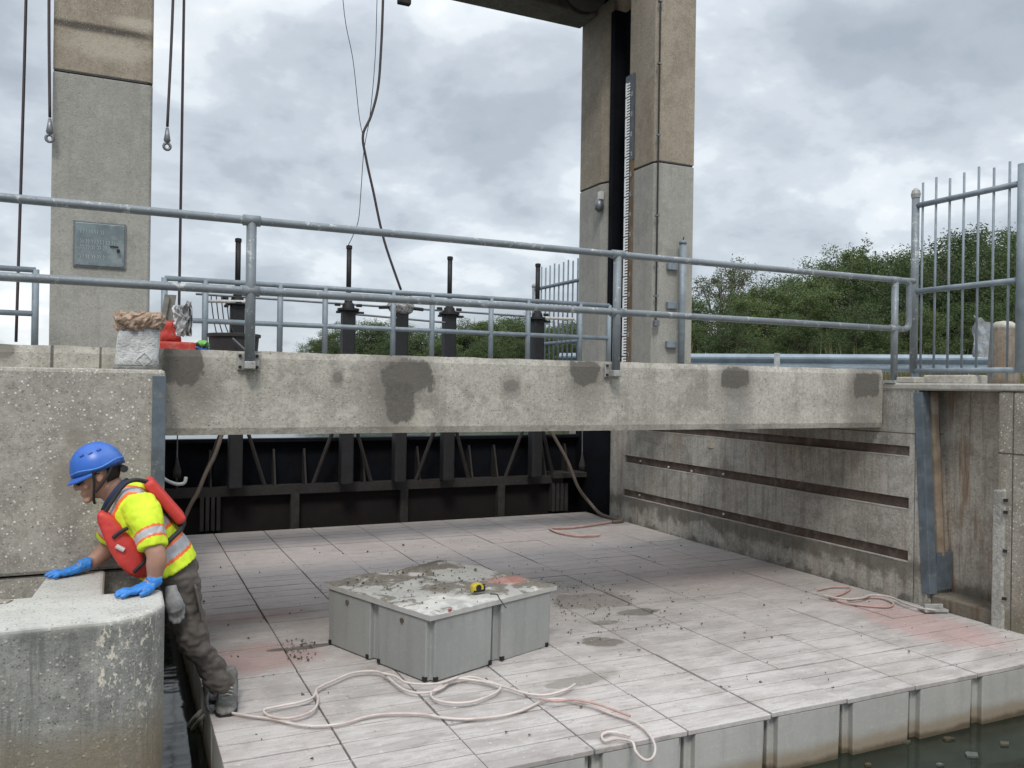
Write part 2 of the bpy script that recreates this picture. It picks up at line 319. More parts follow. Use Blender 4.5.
# floats: rotomoulded grey polyethylene under cement dust
def floatmat(name,pale,grime,top=False,mud=False):
    g=G(name,.7,0,.35); z=g.sep()[2]
    a=g.noise(1.0,5,.6); b=g.noise(6,6,.65); c=g.noise(40,5,.7)
    if top:
        s=g.noise(1,6,.65,vec=g.map((2.2,6,1),rot=(0,0,R(4))))
        col=g.mix(g.ramp(a,.36,.64),pale,tuple(q*.78 for q in pale))
        col=g.mix(g.ramp(s,.52,.68,0,.55),col,(.34,.315,.30))
        col=g.mix(g.ramp(b,.55,.75,0,.5),col,grime)
        # whiter cement dust towards the open end
        col=g.mix(g.math('MULTIPLY',g.ramp(g.sep()[1],6.6,3.6),g.ramp(s,.42,.56,.55,0)),col,(.57,.54,.515))
        for ctr,r_,cc,am in (((.75,5.0,0),(.35,.25,.4),(.36,.20,.18),.6),((.75,5.9,0),(.5,.16,.4),(.30,.17,.15),.55),((5.0,3.95,0),(.30,.5,.4),(.46,.28,.26),.65),((5.05,4.6,0),(.25,.3,.4),(.47,.33,.31),.4),
                             ((2.75,4.5,0),(.13,.09,.4),(.15,.13,.105),.9),((3.35,5.0,0),(.17,.08,.4),(.13,.115,.095),.95),((3.0,4.85,0),(.11,.05,.4),(.14,.12,.10),.9),((2.45,4.0,0),(.12,.05,.4),(.25,.23,.2),.6),
                             ((2.95,5.25,0),(.5,.4,.4),(.33,.31,.28),.35),((1.02,5.1,0),(.2,.035,.4),(.10,.09,.08),.95),((3.2,5.4,0),(.35,.22,.4),(.20,.18,.16),.75),((2.25,3.95,0),(.16,.06,.4),(.22,.2,.17),.8),((4.6,6.2,0),(.8,.8,.4),(.47,.38,.36),.5),((2.0,7.5,0),(2.5,1.6,.4),(.46,.39,.37),.5),((2.0,3.3,0),(.08,.04,.4),(.2,.18,.16),.6)):
            col=g.mix(g.math('MULTIPLY',g.blob(ctr,r_,b,1.6 if am>.7 else 1.1,.12 if am>.7 else .3),am),col,cc)
        col=g.mix(g.ramp(g.noise(120,4,.7),.45,.7,0,.35),col,(.26,.24,.22)); col=g.mix(g.ramp(g.noise(1,7,.75,vec=g.map((5,52,9))),.50,.64,0,.6),col,(.24,.22,.2)); col=g.mix(g.ramp(g.noise(3.2,8,.75),.52,.62,0,.4),col,(.30,.275,.25))
        v=g.vor(11); k=g.math('MULTIPLY',g.ramp(v.outputs['Distance'],.05,.13,1,0),g.ramp(g.sep(v.outputs['Color'])[0],.78,.82))
        col=g.mix(g.math('MULTIPLY',k,.55),col,(.13,.12,.10))
        col=g.mix(g.ramp(g.noise(26,6,.75),.60,.68,0,.65),col,(.66,.65,.63))
    else:
        s=g.noise(1,5,.6,vec=g.map((12,12,1)))
        col=g.mix(g.ramp(a,.36,.64),pale,tuple(q*.85 for q in pale)); col=g.mix(g.ramp(s,.45,.7,0,.5),col,tuple(q*.72 for q in pale))
        col=g.mix(g.ramp(c,.5,.75,0,.3),col,tuple(min(1,q*1.3) for q in pale))
        if not mud:
            zz=g.math('MULTIPLY_ADD',g.math('SUBTRACT',b,.5),.06,z)
            col=g.mix(g.ramp(zz,-.17,-.245,0,.75),col,(.25,.195,.12)); col=g.mix(g.ramp(zz,-.255,-.29,0,.85),col,(.09,.065,.04))
    if mud:
        k=g.ramp(g.noise(2.7,7,.68,dist=.3,vec=g.map((1,1,.2),(5.2,1.3,0))),.455,.50)
        nrm=g.sep(g.n('ShaderNodeNewGeometry').outputs['Normal'])[2]
        k=g.math('MULTIPLY',k,g.ramp(nrm,.5,.8)); 
        col=g.mix(g.math('MULTIPLY',k,.92),col,g.mix(g.ramp(c,.3,.7),(.12,.105,.085),(.23,.205,.165)))
        col=g.mix(g.math('MULTIPLY',g.math('MULTIPLY',g.ramp(g.noise(3.5,6,.7),.52,.60),g.ramp(nrm,.5,.8)),.8),col,(.62,.60,.56))
        col=g.mix(g.math('MULTIPLY',g.math('MULTIPLY',g.blob((2.2,4.75,.37),(.13,.1,.1),b,1.,.4),g.ramp(nrm,.5,.8)),.7),col,(.45,.18,.14))
        g.bump(k,.5,.01)
    g.col(col); g.bump(c,.3,.006); return g.m
M['ftop']=floatmat('dusty float deck',(.47,.425,.40),(.20,.175,.155),top=True)
M['fside']=floatmat('grey float shell',(.45,.44,.41),(.2,.18,.15))
M['btop']=floatmat('muddy block top',(.46,.45,.42),(.2,.18,.15),mud=True)
M['bside']=floatmat('grey block shell',(.325,.33,.315),(.2,.18,.15),mud=True)

# ================================================================== SETTING
def water(name,x0,x1,y0,y1,z,deep):
    mb=MB(); mb.add([(x0,y0,z),(x1,y0,z),(x1,y1,z),(x0,y1,z)],[(0,1,2,3)])
    g=G(name,.09,0,.3); a=g.noise(3.2,2.0,.45,vec=g.map((1,1.7,1)))
    g.col(g.mix(g.ramp(a,.4,.7),deep,tuple(q*1.6 for q in deep))); g.bump(a,.10,.05)
    return tag(mb.obj(name,g.m),kind='structure')
water('river_water',-60,60,-60,9.6,-.30,(.012,.017,.012))
water('upstream_water',-900,900,9.75,1400,.75,(.05,.06,.06))
# terrain: one sheet, the river bed under the water, the right bank beside it, a low far bank upstream
def hgt(x,y):
    h=-3.0
    def ss(t): t=max(0,min(1,t)); return t*t*(3-2*t)
    right=ss((x-6.3)/.5) if y<16 else ss((x-6.3-(y-16)*.12)/3)
    h=h+(1.58+3)*right
    far=ss((y-46)/6)
    h=max(h,-3+4.3*far)
    if h>1: h+=.12*mnoise.noise(Vector((x*.2,y*.2,0)))*(1 if y>14 else .2)
    return h
xs=[-900,-300,-120,-60,-30,-15,-5,0,5.9]+[6.3+.25*i for i in range(6)]+[8+i*.8 for i in range(30)]+[34,40,50,70,120,300,900]
ys=[-300,-60,-20,-5,0,2,4,6,8]+[10+i*1.2 for i in range(40)]+[60,70,90,130,300,1400]
mb=MB(); mb.add([(x,y,hgt(x,y)) for y in ys for x in xs],[(j*len(xs)+i,j*len(xs)+i+1,(j+1)*len(xs)+i+1,(j+1)*len(xs)+i) for j in range(len(ys)-1) for i in range(len(xs)-1)])
g=G('grass and soil',.95,0,.2); a=g.noise(.6,6,.65); b=g.noise(9,6,.7)
g.col(g.mix(g.ramp(b,.4,.65),g.mix(g.ramp(a,.4,.6),(.06,.075,.03),(.13,.12,.07)),(.045,.06,.025))); g.bump(b,.6,.05)
tag(mb.obj('ground',g.m,smooth=True),kind='structure')
# service road strip behind the wall
mb=MB(); mb.box(6.83,15,2,12.6,1.60,1.665)
tag(mb.obj('gravel_road',concrete('pale gravel',(.40,.39,.37),(.5,.49,.46),(.28,.27,.25),speck=.5)),kind='structure')

# ------------------------------------------------------------------ walls of the lock channel
WX=5.42
ab=MB()
ab.box(-7,.21,4.50,9.9,.67,1.645)
o=ab.obj('abutment_wall',M['abut'],bevel=.02); tag(o,'speckled concrete abutment wall on the left behind the worker, blue steel strip on its corner','wall')
o2=MB().box(-7,.205,4.515,9.9,-3,.665).obj('footing',M['abut'],o)
bs=MB().box(.150,.212,4.488,4.56,.2,1.615); bs.obj('corner_angle',M['bluesteel'],o,bevel=.003)
# near pier with rounded corner
zt=.68
def arc(cx,cy,r,a0,a1,n=8): return [(cx+r*math.cos(R(a0+(a1-a0)*i/n)),cy+r*math.sin(R(a0+(a1-a0)*i/n))) for i in range(n+1)]
fy=3.535
poly=[(-7,fy)]+arc(.185-.225,fy+.225,.225,-90,0,12)+[(.185,3.98),(-.045,3.98),(-.045,4.475),(-.29,4.475),(-.325,4.03),(-7,4.05)]
mb=MB(); mb.prism(poly,-3,zt)
o=mb.obj('bridge_pier',M['near'],bevel=.018,seg=3); tag(o,'streaked worn concrete pier in the near left corner, blue gloved hands resting on it','pier')
MB().prism([(-3,3.94),(-.40,3.94),(-.38,3.985),(-.5,4.02),(-3,4.04)],zt+.002,zt+.006).obj('mortar_smear',M['abut'],o)
# right wall built round its long horizontal recesses
Y0,Y1=4.415,9.75
ch=((.305,.385,4.47,8.42),(.70,.785,4.47,8.40),(1.10,1.175,4.47,8.9))
mb=MB(); z=-3; T=1.4
for a_,b_,ya,yb in ch:
    mb.box(WX,WX+T,Y0,Y1,z,a_); mb.box(WX+.045,WX+T,ya,yb,a_,b_); mb.box(WX,WX+T,Y0,ya,a_,b_); mb.box(WX,WX+T,yb,Y1,a_,b_); z=b_
mb.box(WX,WX+T,Y0,Y1,z,1.60)
rw=empty('channel_wall',(WX,5,0),'long grey concrete channel wall on the right, three brown horizontal grooves in it','wall')
mb.prism([(4.295,-3),(4.414,-3),(4.414,1.6),(4.398,1.6),(4.295,0)],WX,WX+T,ax=0); mb.obj('wall_face',M['wall'],rw)
for a_,b_,ya,yb in ch:
    MB().box(WX+.022,WX+.043,ya+.003,yb-.003,a_+.002,b_-.002).obj('groove_filler',M['brown'],rw)
    q=MB(); n9=60
    for k9 in range(n9):
        y9=ya+(yb-ya)*k9/n9; q.box(WX-.0025,WX+.02,y9,y9+(yb-ya)/n9,a_-.006-.006*abs(mnoise.noise(Vector((y9*5,a_*9,0)))),a_+.001)
    q.obj('groove_lip',M['coping'],rw)
for x,y in ((641,461),(669,467),(692,471),(724,474),(724,514),(640,495)):
    p=on(0,WX+.02,x,y); MB().lathe((p.x,p.y,p.z),[(.012,-.012),(.012,0)],8,0).obj('bolt',M['white'],rw)
for x,y in ((711,443),(795,453)):
    p=on(0,WX,x,y); MB().box(WX-.006,WX+.02,p.y-.05,p.y+.05,p.z-.05,p.z+.05).obj('pocket_plate',M['slot'],rw)
# stop log slot
mb=MB(); mb.box(WX+.25,WX+T,3.775,Y0,-3,1.60); mb.box(WX+.03,WX+.34,3.78,4.294,-3,.095)
mb.obj('slot_back',M['slot'],rw,bevel=.012)
ri=MB(); ri.prism([(5.60,4.30),(5.51,4.30),(5.515,4.265),(5.56,4.25),(5.60,4.265)],.36,1.6); ri.v=[(x+.012*mnoise.noise(Vector((x*9,z*6,2))),y+.06*z,z) for x,y,z in ri.v]
ri.obj('spalled_rib',plain('rusty concrete rib',(.24,.185,.13),.9,.4,9,.5,dirt=((.40,.36,.30),.6)),rw,bevel=.02)
mb=MB(); mb.box(WX-.004,WX+.075,4.262,4.297,.10,1.585); mb.box(WX-.008,WX-.001,4.262,4.335,.10,1.585); mb.v=[(x,y+.0645*z,z) for x,y,z in mb.v]
mb.obj('slot_angle',M['bluesteel'],rw,bevel=.004)
MB().box(WX+.075,WX+.24,4.278,4.290,.12,.40).obj('wear_plate',M['bluesteel'],rw)
mb=MB(); mb.box(WX,WX+T,-2,3.775,-3,1.60)
mb.obj('wall_return',M['rough'],rw,bevel=.02)
mb=MB()
pr=[(3.79,-.4),(3.79,.93),(3.70,.94),(3.705,.7),(3.70,.5),(3.71,.3),(3.70,.1),(3.71,-.4)]
mb.prism(pr,WX-.018,WX+.03,ax=0); mb.obj('edge_angle',concrete('spalled edge',(.36,.35,.32),(.46,.45,.41),(.15,.14,.12),speck=.6,streak=.6),rw,bevel=.012)
for zz in (.86,.78,.52,.2): MB().box(WX-.026,WX-.014,3.68,3.705,zz,zz+.02).obj('lug',M['rust'],rw)
mb=MB(); 
mb.box(WX-.01,WX+T+.2,-2,4.72,1.602,1.652)
mb.obj('coping',M['coping'],rw,bevel=.012)
MB().box(WX+.02,WX+.13,4.45,4.62,1.652,1.70).obj('kerb_block',M['coping'],rw,bevel=.01)
MB().box(WX+.32,WX+.5,4.2,4.62,1.652,1.72).obj('kerb_block',M['coping'],rw,bevel=.01)

# ------------------------------------------------------------------ walkway beam and deck
dk=empty('walkway_deck',(2.8,6,1.3),'pale concrete walkway beam spanning the channel, dark square mortar patches on its face','bridge')
def beamface():
    mb=MB(); nx,nz=220,12; x0,x1,z0,z1=-7,WX-.015,1.305,1.757
    vs=[];fs=[]
    for j in range(nz+1):
        for i in range(nx+1):
            x=x0+(x1-x0)*i/nx; z=z0+(z1-z0)*j/nz; e=min(j,nz-j,1)
            y=4.712+.006*mnoise.noise(Vector((x*3,z*5,0)))+(.012 if e==0 else 0)
            if j==nz: z+=.005*mnoise.noise(Vector((x*6,1,3)))
            vs.append((x,y,z))
    fs=[(j*(nx+1)+i,j*(nx+1)+i+1,(j+1)*(nx+1)+i+1,(j+1)*(nx+1)+i) for j in range(nz) for i in range(nx)]
    n=len(vs); 
    # top and bottom return to the deck
    for i in range(nx+1):
        a=vs[nz*(nx+1)+i]; vs.append((a[0],5.0,a[2]))
    for i in range(nx+1):
        a=vs[i]; vs.append((a[0],5.0,a[2]))
    for i in range(nx):
        fs.append((nz*(nx+1)+i,nz*(nx+1)+i+1,n+i+1,n+i)); fs.append((n+nx+1+i,n+nx+1+i+1,i+1,i))
    # right end
    k=[j*(nx+1)+nx for j in range(nz+1)]
    fs.append(tuple(k)+(n+nx,n+2*nx+1))
    mb.add(vs,fs); return mb
beamface().obj('edge_beam',M['beam'],dk,smooth=False)
MB().box(-7,WX-.02,5.002,6.10,1.31,1.745).obj('deck_slab',M['wall'],dk)
MB().box(-7,WX-.02,7.30,7.80,1.50,1.745).obj('rear_beam',M['wall'],dk,bevel=.01)

# ------------------------------------------------------------------ floating dock
def float_mesh():
    """one 0.5 m float: lid of three ribbed boards, shell with a recess at each corner"""
    s=.2505; lid=MB()
    for k in range(3):
        y0=-s+k*.167+.0045; lid.box(-s+.0035,s-.0035,y0,y0+.158,-.024,0)
    body=MB(); h=-.37; c=.037; t=.243; b=.238
    def ring(q,z): return [(-q,-q+c,z),(-q+c,-q+c,z),(-q+c,-q,z),(q-c,-q,z),(q-c,-q+c,z),(q,-q+c,z),(q,q-c,z),(q-c,q-c,z),(q-c,q,z),(-q+c,q,z),(-q+c,q-c,z),(-q,q-c,z)]
    body.loft([ring(t,-.024),ring(t,-.05),ring(b,h)])
    return lid,body
lid,body=float_mesh()
def mesh_of(mb,name,mt,bv=0):
    o=mb.obj(name,mt,bevel=bv); me=o.data
    if bv:
        dg=bpy.context.evaluated_depsgraph_get(); me=bpy.data.meshes.new_from_object(o.evaluated_get(dg))
    bpy.data.objects.remove(o); return me
combo=MB(); combo.add(body.v,body.f); nb=len(body.f); combo.add(lid.v,lid.f)
lidme=mesh_of(lid,'deck_board',M['ftop'],.003); bodyme=mesh_of(body,'float_shell',M['fside'],.006)
dock=empty('floating_dock',(2.9,6.2,0),'large floating dock of pale dusty plastic floats filling the channel floor','dock')
fl=[]
for j in range(12):
    for i in range(10): fl.append((.41+.2515+i*.503,3.175+.2515+j*.503,j))
for x,y,j in fl:
    if j<10:
        f_=bpy.data.objects.new('float',bodyme); COL.objects.link(f_); f_.parent=dock; f_.location=(x-2.9,y-6.2,rnd.uniform(-.003,.003)); f_.rotation_euler=(rnd.uniform(-.006,.006),rnd.uniform(-.006,.006),rnd.uniform(-.004,.004))
        l_=bpy.data.objects.new('deck_board',lidme); COL.objects.link(l_); l_.parent=f_
farm=MB(); 
for x,y,j in fl:
    if j>=10:
        for src in (body,lid): farm.add([(v[0]+x,v[1]+y,v[2]) for v in src.v],src.f)
o=farm.obj('float',M['ftop'],dock); o['kind']='stuff'
# couplers in the corner recesses along the front edge are hidden; underlying keel shadow board
# block of four floats stacked upside on the dock
A=Vector((1.51,4.20,0)); ang=math.atan2(4.58-4.24,2.44-1.53)
blk=empty('float_block',(A.x,A.y,0.003),'square block of four grey floats standing on the dock, mud on its top','dock float'); blk.rotation_euler=(0,0,ang)
bb=MB(); 
for i in range(2):
    for j in range(2):
        q=MB(); s=.249; t=.247; b=.243; c=.034; cx,cyy=.25+i*.5,.25+j*.5
        def ring(q_,z): return [(cx-q_,cyy-q_+c,z),(cx-q_+c,cyy-q_+c,z),(cx-q_+c,cyy-q_,z),(cx+q_-c,cyy-q_,z),(cx+q_-c,cyy-q_+c,z),(cx+q_,cyy-q_+c,z),(cx+q_,cyy+q_-c,z),(cx+q_-c,cyy+q_-c,z),(cx+q_-c,cyy+q_,z),(cx-q_+c,cyy+q_,z),(cx-q_+c,cyy+q_-c,z),(cx-q_,cyy+q_-c,z)]
        q.loft([ring(b,0.0),ring(t,.32),ring(t,.352)])
        o=q.obj('float',M['bside'],None,bevel=.006); o.parent=blk; o.location=(0,0,0)
nn=24; lidb=MB(); vs=[];
for j in range(nn+1):
    for i in range(nn+1):
        x=-.006+1.012*i/nn; y=-.006+1.012*j/nn; z=.372+.012*mnoise.noise(Vector((x*5,y*5,1)))+.006*mnoise.noise(Vector((x*22,y*22,1)))
        if i in(0,nn) or j in(0,nn): z-=.008
        vs.append((x,y,z))
n0=len(vs)
fs=[(j*(nn+1)+i,j*(nn+1)+i+1,(j+1)*(nn+1)+i+1,(j+1)*(nn+1)+i) for j in range(nn) for i in range(nn)]
bd=[i for i in range(nn+1)]+[j*(nn+1)+nn for j in range(1,nn+1)]+[nn*(nn+1)+i for i in range(nn-1,-1,-1)]+[j*(nn+1) for j in range(nn-1,0,-1)]
for k in bd: vs.append((vs[k][0],vs[k][1],.337))
L=len(bd)
for k in range(L): fs.append((bd[k],n0+k,n0+(k+1)%L,bd[(k+1)%L]))
lidb.add(vs,fs); o=lidb.obj('lid',M['btop']); o.parent=blk
for (yy,zz) in ((.22+.02,.29),(.76,.29)):
    q=MB(); q.lathe((-.001,yy,zz),[(.014,-.004),(.014,.004),(.009,.004),(.009,.0)],12,0); o=q.obj('drain_hole',M['brown']); o.parent=blk
for xx,yy in ((.05,-.001),(.45,-.001),(.55,-.001),(.93,-.001)):
    q=MB(); q.box(xx-.010,xx+.010,yy-.002,yy+.02,0.004,.026); o=q.obj('corner_foot',M['black']); o.parent=blk
for yy in (.05,.45,.56,.94):
    q=MB(); q.box(-.002,.02,yy-.010,yy+.010,0.004,.026); o=q.obj('corner_foot',M['black']); o.parent=blk

# ------------------------------------------------------------------ gate tower columns
def column_pair(xf0,xf1,name,label,inner):
    e=empty(name,((xf0+xf1)/2,8.6,1.6),label,'column')
    def seg(z0,z1,mt,ins):
        mb=MB(); a=xf0+ins;b=xf1-ins
        if inner>0:   # slot opens towards -x
            poly=[(a,7.85+.055),(a+.055,7.85),(b,7.85),(b,9.62),(a+.03,9.62),(a,9.56),(a,9.05),(a+.06,8.9),(a+.3,8.9),(a+.3,8.42),(a,8.42)]
        else:
            poly=[(b,7.85+.02),(b-.02,7.85),(a,7.85),(a,9.62),(b,9.62),(b,8.9),(b-.3,8.9),(b-.3,8.42),(b,8.42)]
        mb.prism(poly,z0,z1); return mb.obj('shaft',mt,e,bevel=.008)
    seg(1.601,4.115,M['tower'],0); seg(4.115,4.135,M['black'],.018); seg(4.135,8.2,M['tower_top'],0)
    return e
cr_=column_pair(5.42,5.94,'concrete_column','tall concrete column right of the gate, staff gauge strip and conduit on it',1)
cl_=column_pair(-.525,.23,'concrete_column','broad square concrete column on the left, grey access panel on its face',-1)
MB().box(5.60,5.70,8.43,8.89,1.61,6.2).obj('gate_track',M['gate'],cr_)
MB().box(5.44,5.60,8.80,8.885,1.61,6.2).obj('gate_track',M['gate'],cr_)
mb=MB()
for i in range(14): mb.lathe((5.62,8.80,1.9+i*.32),[(.02,-.03),(.02,.03)],8,1)
mb.obj('track_bolts',M['rust'],cr_)
# access panel on the left column
p=on(1,7.84,75,222); q=on(1,7.84,124,268)
pn=MB().box(p.x,q.x,7.825,7.85,q.z,p.z).obj('access_panel',plain('zinc sheet',(.20,.245,.255),.45,.3,9,.2,metal_=.5,dirt=((.36,.39,.39),.6)),cl_,bevel=.004)
mb=MB().box(p.x-.012,q.x+.012,7.835,7.849,q.z-.012,p.z+.012); mb.obj('panel_rim',M['zinc'],cl_)
mb=MB(); mb.lathe((q.x-.045,7.815,(p.z+q.z)/2-.04),[(.014,-.02),(.014,.01)],10,1); mb.box(q.x-.11,q.x-.045,7.812,7.82,(p.z+q.z)/2-.012,(p.z+q.z)/2-.002); mb.obj('latch',M['black'],pn)
pw,ph_=q.x-p.x,p.z-q.z; mb=MB()
for r9,zf in enumerate((.78,.55,.42,.2)):
    n9=(9,13,13,9)[r9]
    for k9 in range(n9):
        x9=p.x+pw*(.10+.75*k9/13+.01*math.sin(k9*3+r9)); z9=q.z+ph_*zf; mb.tube([(x9,7.823,z9+.022),(x9+.009,7.823,z9+.006),(x9+.004,7.823,z9-.014)],.0022,4)
mb.obj('scuff_marks',plain('pale scuffs',(.44,.47,.47),.7,.3,60,0),pn)
# staff gauge on the near pier of the right column
gx=5.405; zA,zB=on(0,gx,626,75).z,1.70
sg=empty('staff_gauge',(gx,8.42,1.7),'tall water level gauge strip with white ticks, upright on the right column','gauge')
MB().box(gx-.006,gx+.012,8.29,8.47,4.25,5.26).obj('backing_board',metal('dark gauge enamel',(.09,.105,.12),.5,.2,.3,10),sg)
MB().box(gx-.004,gx+.012,8.30,8.42,zB,4.248).obj('timber_back',plain('brown timber',(.17,.115,.07),.85,.4,6,.3,dirt=((.25,.23,.2),.5)),sg)
MB().box(gx-.008,gx+.005,8.365,8.478,zB,5.17).obj('scale_strip',M['black'],sg)
tk=MB(); z=zB+.02; k=0
while z<5.15:
    wdt=.085
    tk.box(gx-.0115,gx-.0085,8.455-wdt,8.462,z,z+.019)
    if k%7!=6: tk.box(gx-.0116,gx-.0084,8.462-.030,8.463,z+.019,z+.0336)
    z+=.0336; k+=1
tk.obj('tick_marks',plain('white enamel',(.88,.88,.86),.5,.1,30,0),sg)
nm=MB(); z=5.0
DG={'0':'1110111','1':'0010010','2':'1011101','3':'1011011','4':'0111010','5':'1101011','6':'1101111','7':'1010010','8':'1111111','9':'1111011'}
num=20
while z>1.8:
    y=8.350
    for chh in str(num%10):
        w_,h_,t_=.026,.044,.008; s_=DG[chh]
        segs=[(0,h_,1),(0,h_/2,0),(w_,h_/2,0),(0,h_/2,1),(0,0,0),(w_,0,0),(0,0,1)]
        for on_,(dx,dz,hor) in zip(s_,segs):
            if on_=='1':
                if hor: nm.box(gx-.0095,gx-.0065,y-w_-t_/2,y+t_/2,z+dz-t_/2,z+dz+t_/2)
                else: nm.box(gx-.0096,gx-.0064,y-dx-t_/2,y-dx+t_/2,z+dz,z+dz+h_/2)
    z-=.235; num-=1
nm.obj('numerals',plain('worn white enamel',(.42,.42,.41),.5,.3,30,0),sg)
# conduit on the column front edge
mb=MB(); p0=on(1,7.82,656,322); mb.tube([(p0.x,7.825,p0.z),(p0.x,7.825,7.5)],.010,8)
cd=mb.obj('conduit',M['black']); tag(cd,'thin dark conduit running up the front of the right column','conduit')
mb=MB(); mb.box(p0.x-.03,p0.x+.03,7.79,7.848,p0.z-.05,p0.z+.02); mb.obj('junction_box',M['zinc'],cd,bevel=.004)
for zz in (2.6,3.0,3.5,4.4,5.2,5.9): MB().box(p0.x-.022,p0.x+.022,7.81,7.849,zz,zz+.018).obj('clamp',M['zinc'],cd)
# small white lamp/camera on the rear pier
p=on(0,5.41,602,200)
lp=empty('wall_lamp',tuple(p),'small white bulkhead lamp on the rear part of the right column','lamp')
MB().lathe((p.x-.04,p.y,p.z-.12),[(.02,-.03),(.055,0),(.06,.05),(.045,.1),(.02,.12)],14).obj('housing',M['zinc'],lp,smooth=True)
MB().box(p.x-.05,p.x+.01,p.y-.03,p.y+.03,p.z+.0,p.z+.10).obj('bracket',M['white'],lp,bevel=.006)
# galvanized post clamped on the column
pt=on(1,7.74,684,242); pb=on(1,7.74,683,365)
gp=empty('steel_post',(pt.x,7.74,1.75),'round galvanized post bracketed to the front of the right column','post')
MB().tube([(pt.x,7.76,1.745),(pt.x,7.76,pt.z)],.038,16).obj('tube',M['galv2'],gp,smooth=True)
MB().lathe((pt.x,7.76,pt.z),[(.045,-.02),(.045,.008),(.02,.02)],14).obj('cap',M['galv2'],gp,smooth=True)
MB().tube([(pt.x,7.76,pt.z+.018),(pt.x+.012,7.76,pt.z+.06)],.006,6).obj('eye_bolt',M['black'],gp)
for yy in (266,305,344):
    zz=on(1,7.76,684,yy).z; MB().box(pt.x-.16,pt.x-.03,7.80,7.848,zz-.045,zz+.03).obj('bracket',M['galv2'],gp,bevel=.004)
# overhead lintel and its machinery
ln=empty('overhead_beam',(2.7,9,6.26),'dark overhead beam joining the tower tops, hoist wheels under it','beam')
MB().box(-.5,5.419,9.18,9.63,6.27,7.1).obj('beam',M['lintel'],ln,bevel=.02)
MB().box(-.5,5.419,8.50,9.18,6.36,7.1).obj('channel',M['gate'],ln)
MB().box(4.2,5.419,8.30,8.49,6.30,6.75).obj('cross_head',M['tower_top'],ln,bevel=.02)
for X in (4.95,2.72):
    q=MB(); q.lathe((X,8.74,6.34),[(.10,-.05),(.30,-.05),(.30,-.03),(.26,-.02),(.26,.02),(.30,.03),(.30,.05),(.10,.05)],28,1)
    q.obj('hoist_wheel',M['rust'],ln,smooth=False)
    MB().box(X-.06,X+.06,8.64,8.68,6.3,6.75).obj('wheel_bracket',M['black'],ln)
p=on(1,8.8,403,5); q=MB(); q.box(p.x-.07,p.x+.07,8.72,8.80,p.z-.01,p.z+.5,Matrix.Translation((0,0,0)))
q.obj('hoist_hanger',M['rib'],ln,bevel=.01)

# ------------------------------------------------------------------ the gate leaf
gt=empty('sluice_gate',(2.8,9.4,0),'black steel sluice gate closing the far end of the channel','gate')
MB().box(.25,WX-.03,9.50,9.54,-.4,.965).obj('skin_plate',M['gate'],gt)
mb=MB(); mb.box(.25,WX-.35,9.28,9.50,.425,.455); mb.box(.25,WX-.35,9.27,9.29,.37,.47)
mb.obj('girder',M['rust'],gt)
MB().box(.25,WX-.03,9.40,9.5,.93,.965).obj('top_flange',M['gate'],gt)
STEM=[(237,1),(348,1),(401,0),(449,1),(537,1)]
sx=[on(1,9.15,a_,330).x for a_,_ in STEM]
allx=sorted(sx)
x=.55; k=0
while x<5.3:
    if all(abs(x-s_)>.12 for s_ in sx):
        MB().prism([(9.50,.455),(9.31,.455),(9.44,.85),(9.50,.85)],x,x+.02,ax=0).obj('stiffener',M['rust'],gt)
    x+=.33
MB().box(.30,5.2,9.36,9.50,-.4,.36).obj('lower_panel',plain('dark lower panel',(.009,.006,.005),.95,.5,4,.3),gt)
for px in (295,404,501):
    X=on(1,9.28,px,505).x; MB().box(X-.045,X+.045,9.27,9.36,-.3,.37).obj('post',M['rib'],gt)
for a_,b_ in ((200,222),(551,568)):
    Xa,Xb=on(1,9.28,a_,505).x,on(1,9.28,b_,505).x
    for t in range(4): MB().box(Xa+(Xb-Xa)*t/4,Xa+(Xb-Xa)*(t+.65)/4,9.25,9.35,.02,.37).obj('guide_bar',M['rib'],gt)
MB().box(4.9,5.38,9.2,9.5,.44,.50).obj('side_shelf',M['rib'],gt)
MB().box(5.37,5.415,8.72,9.5,-.3,1.30).obj('side_track',M['gate'],gt)
for (s_,b_) in zip(sx,STEM):
    if not b_[1]: continue
    for sg_ in (-1,1):
        MB().tube([(s_+sg_*.085,9.20,1.20),(s_+sg_*.33,9.30,.46)],.022,6).obj('brace',M['rust'],gt)
    for sg_ in (-1,1): MB().lathe((s_+sg_*.03,9.27,.475),[(.014,-.01),(.014,.012)],8).obj('bolt',M['zinc'],gt)
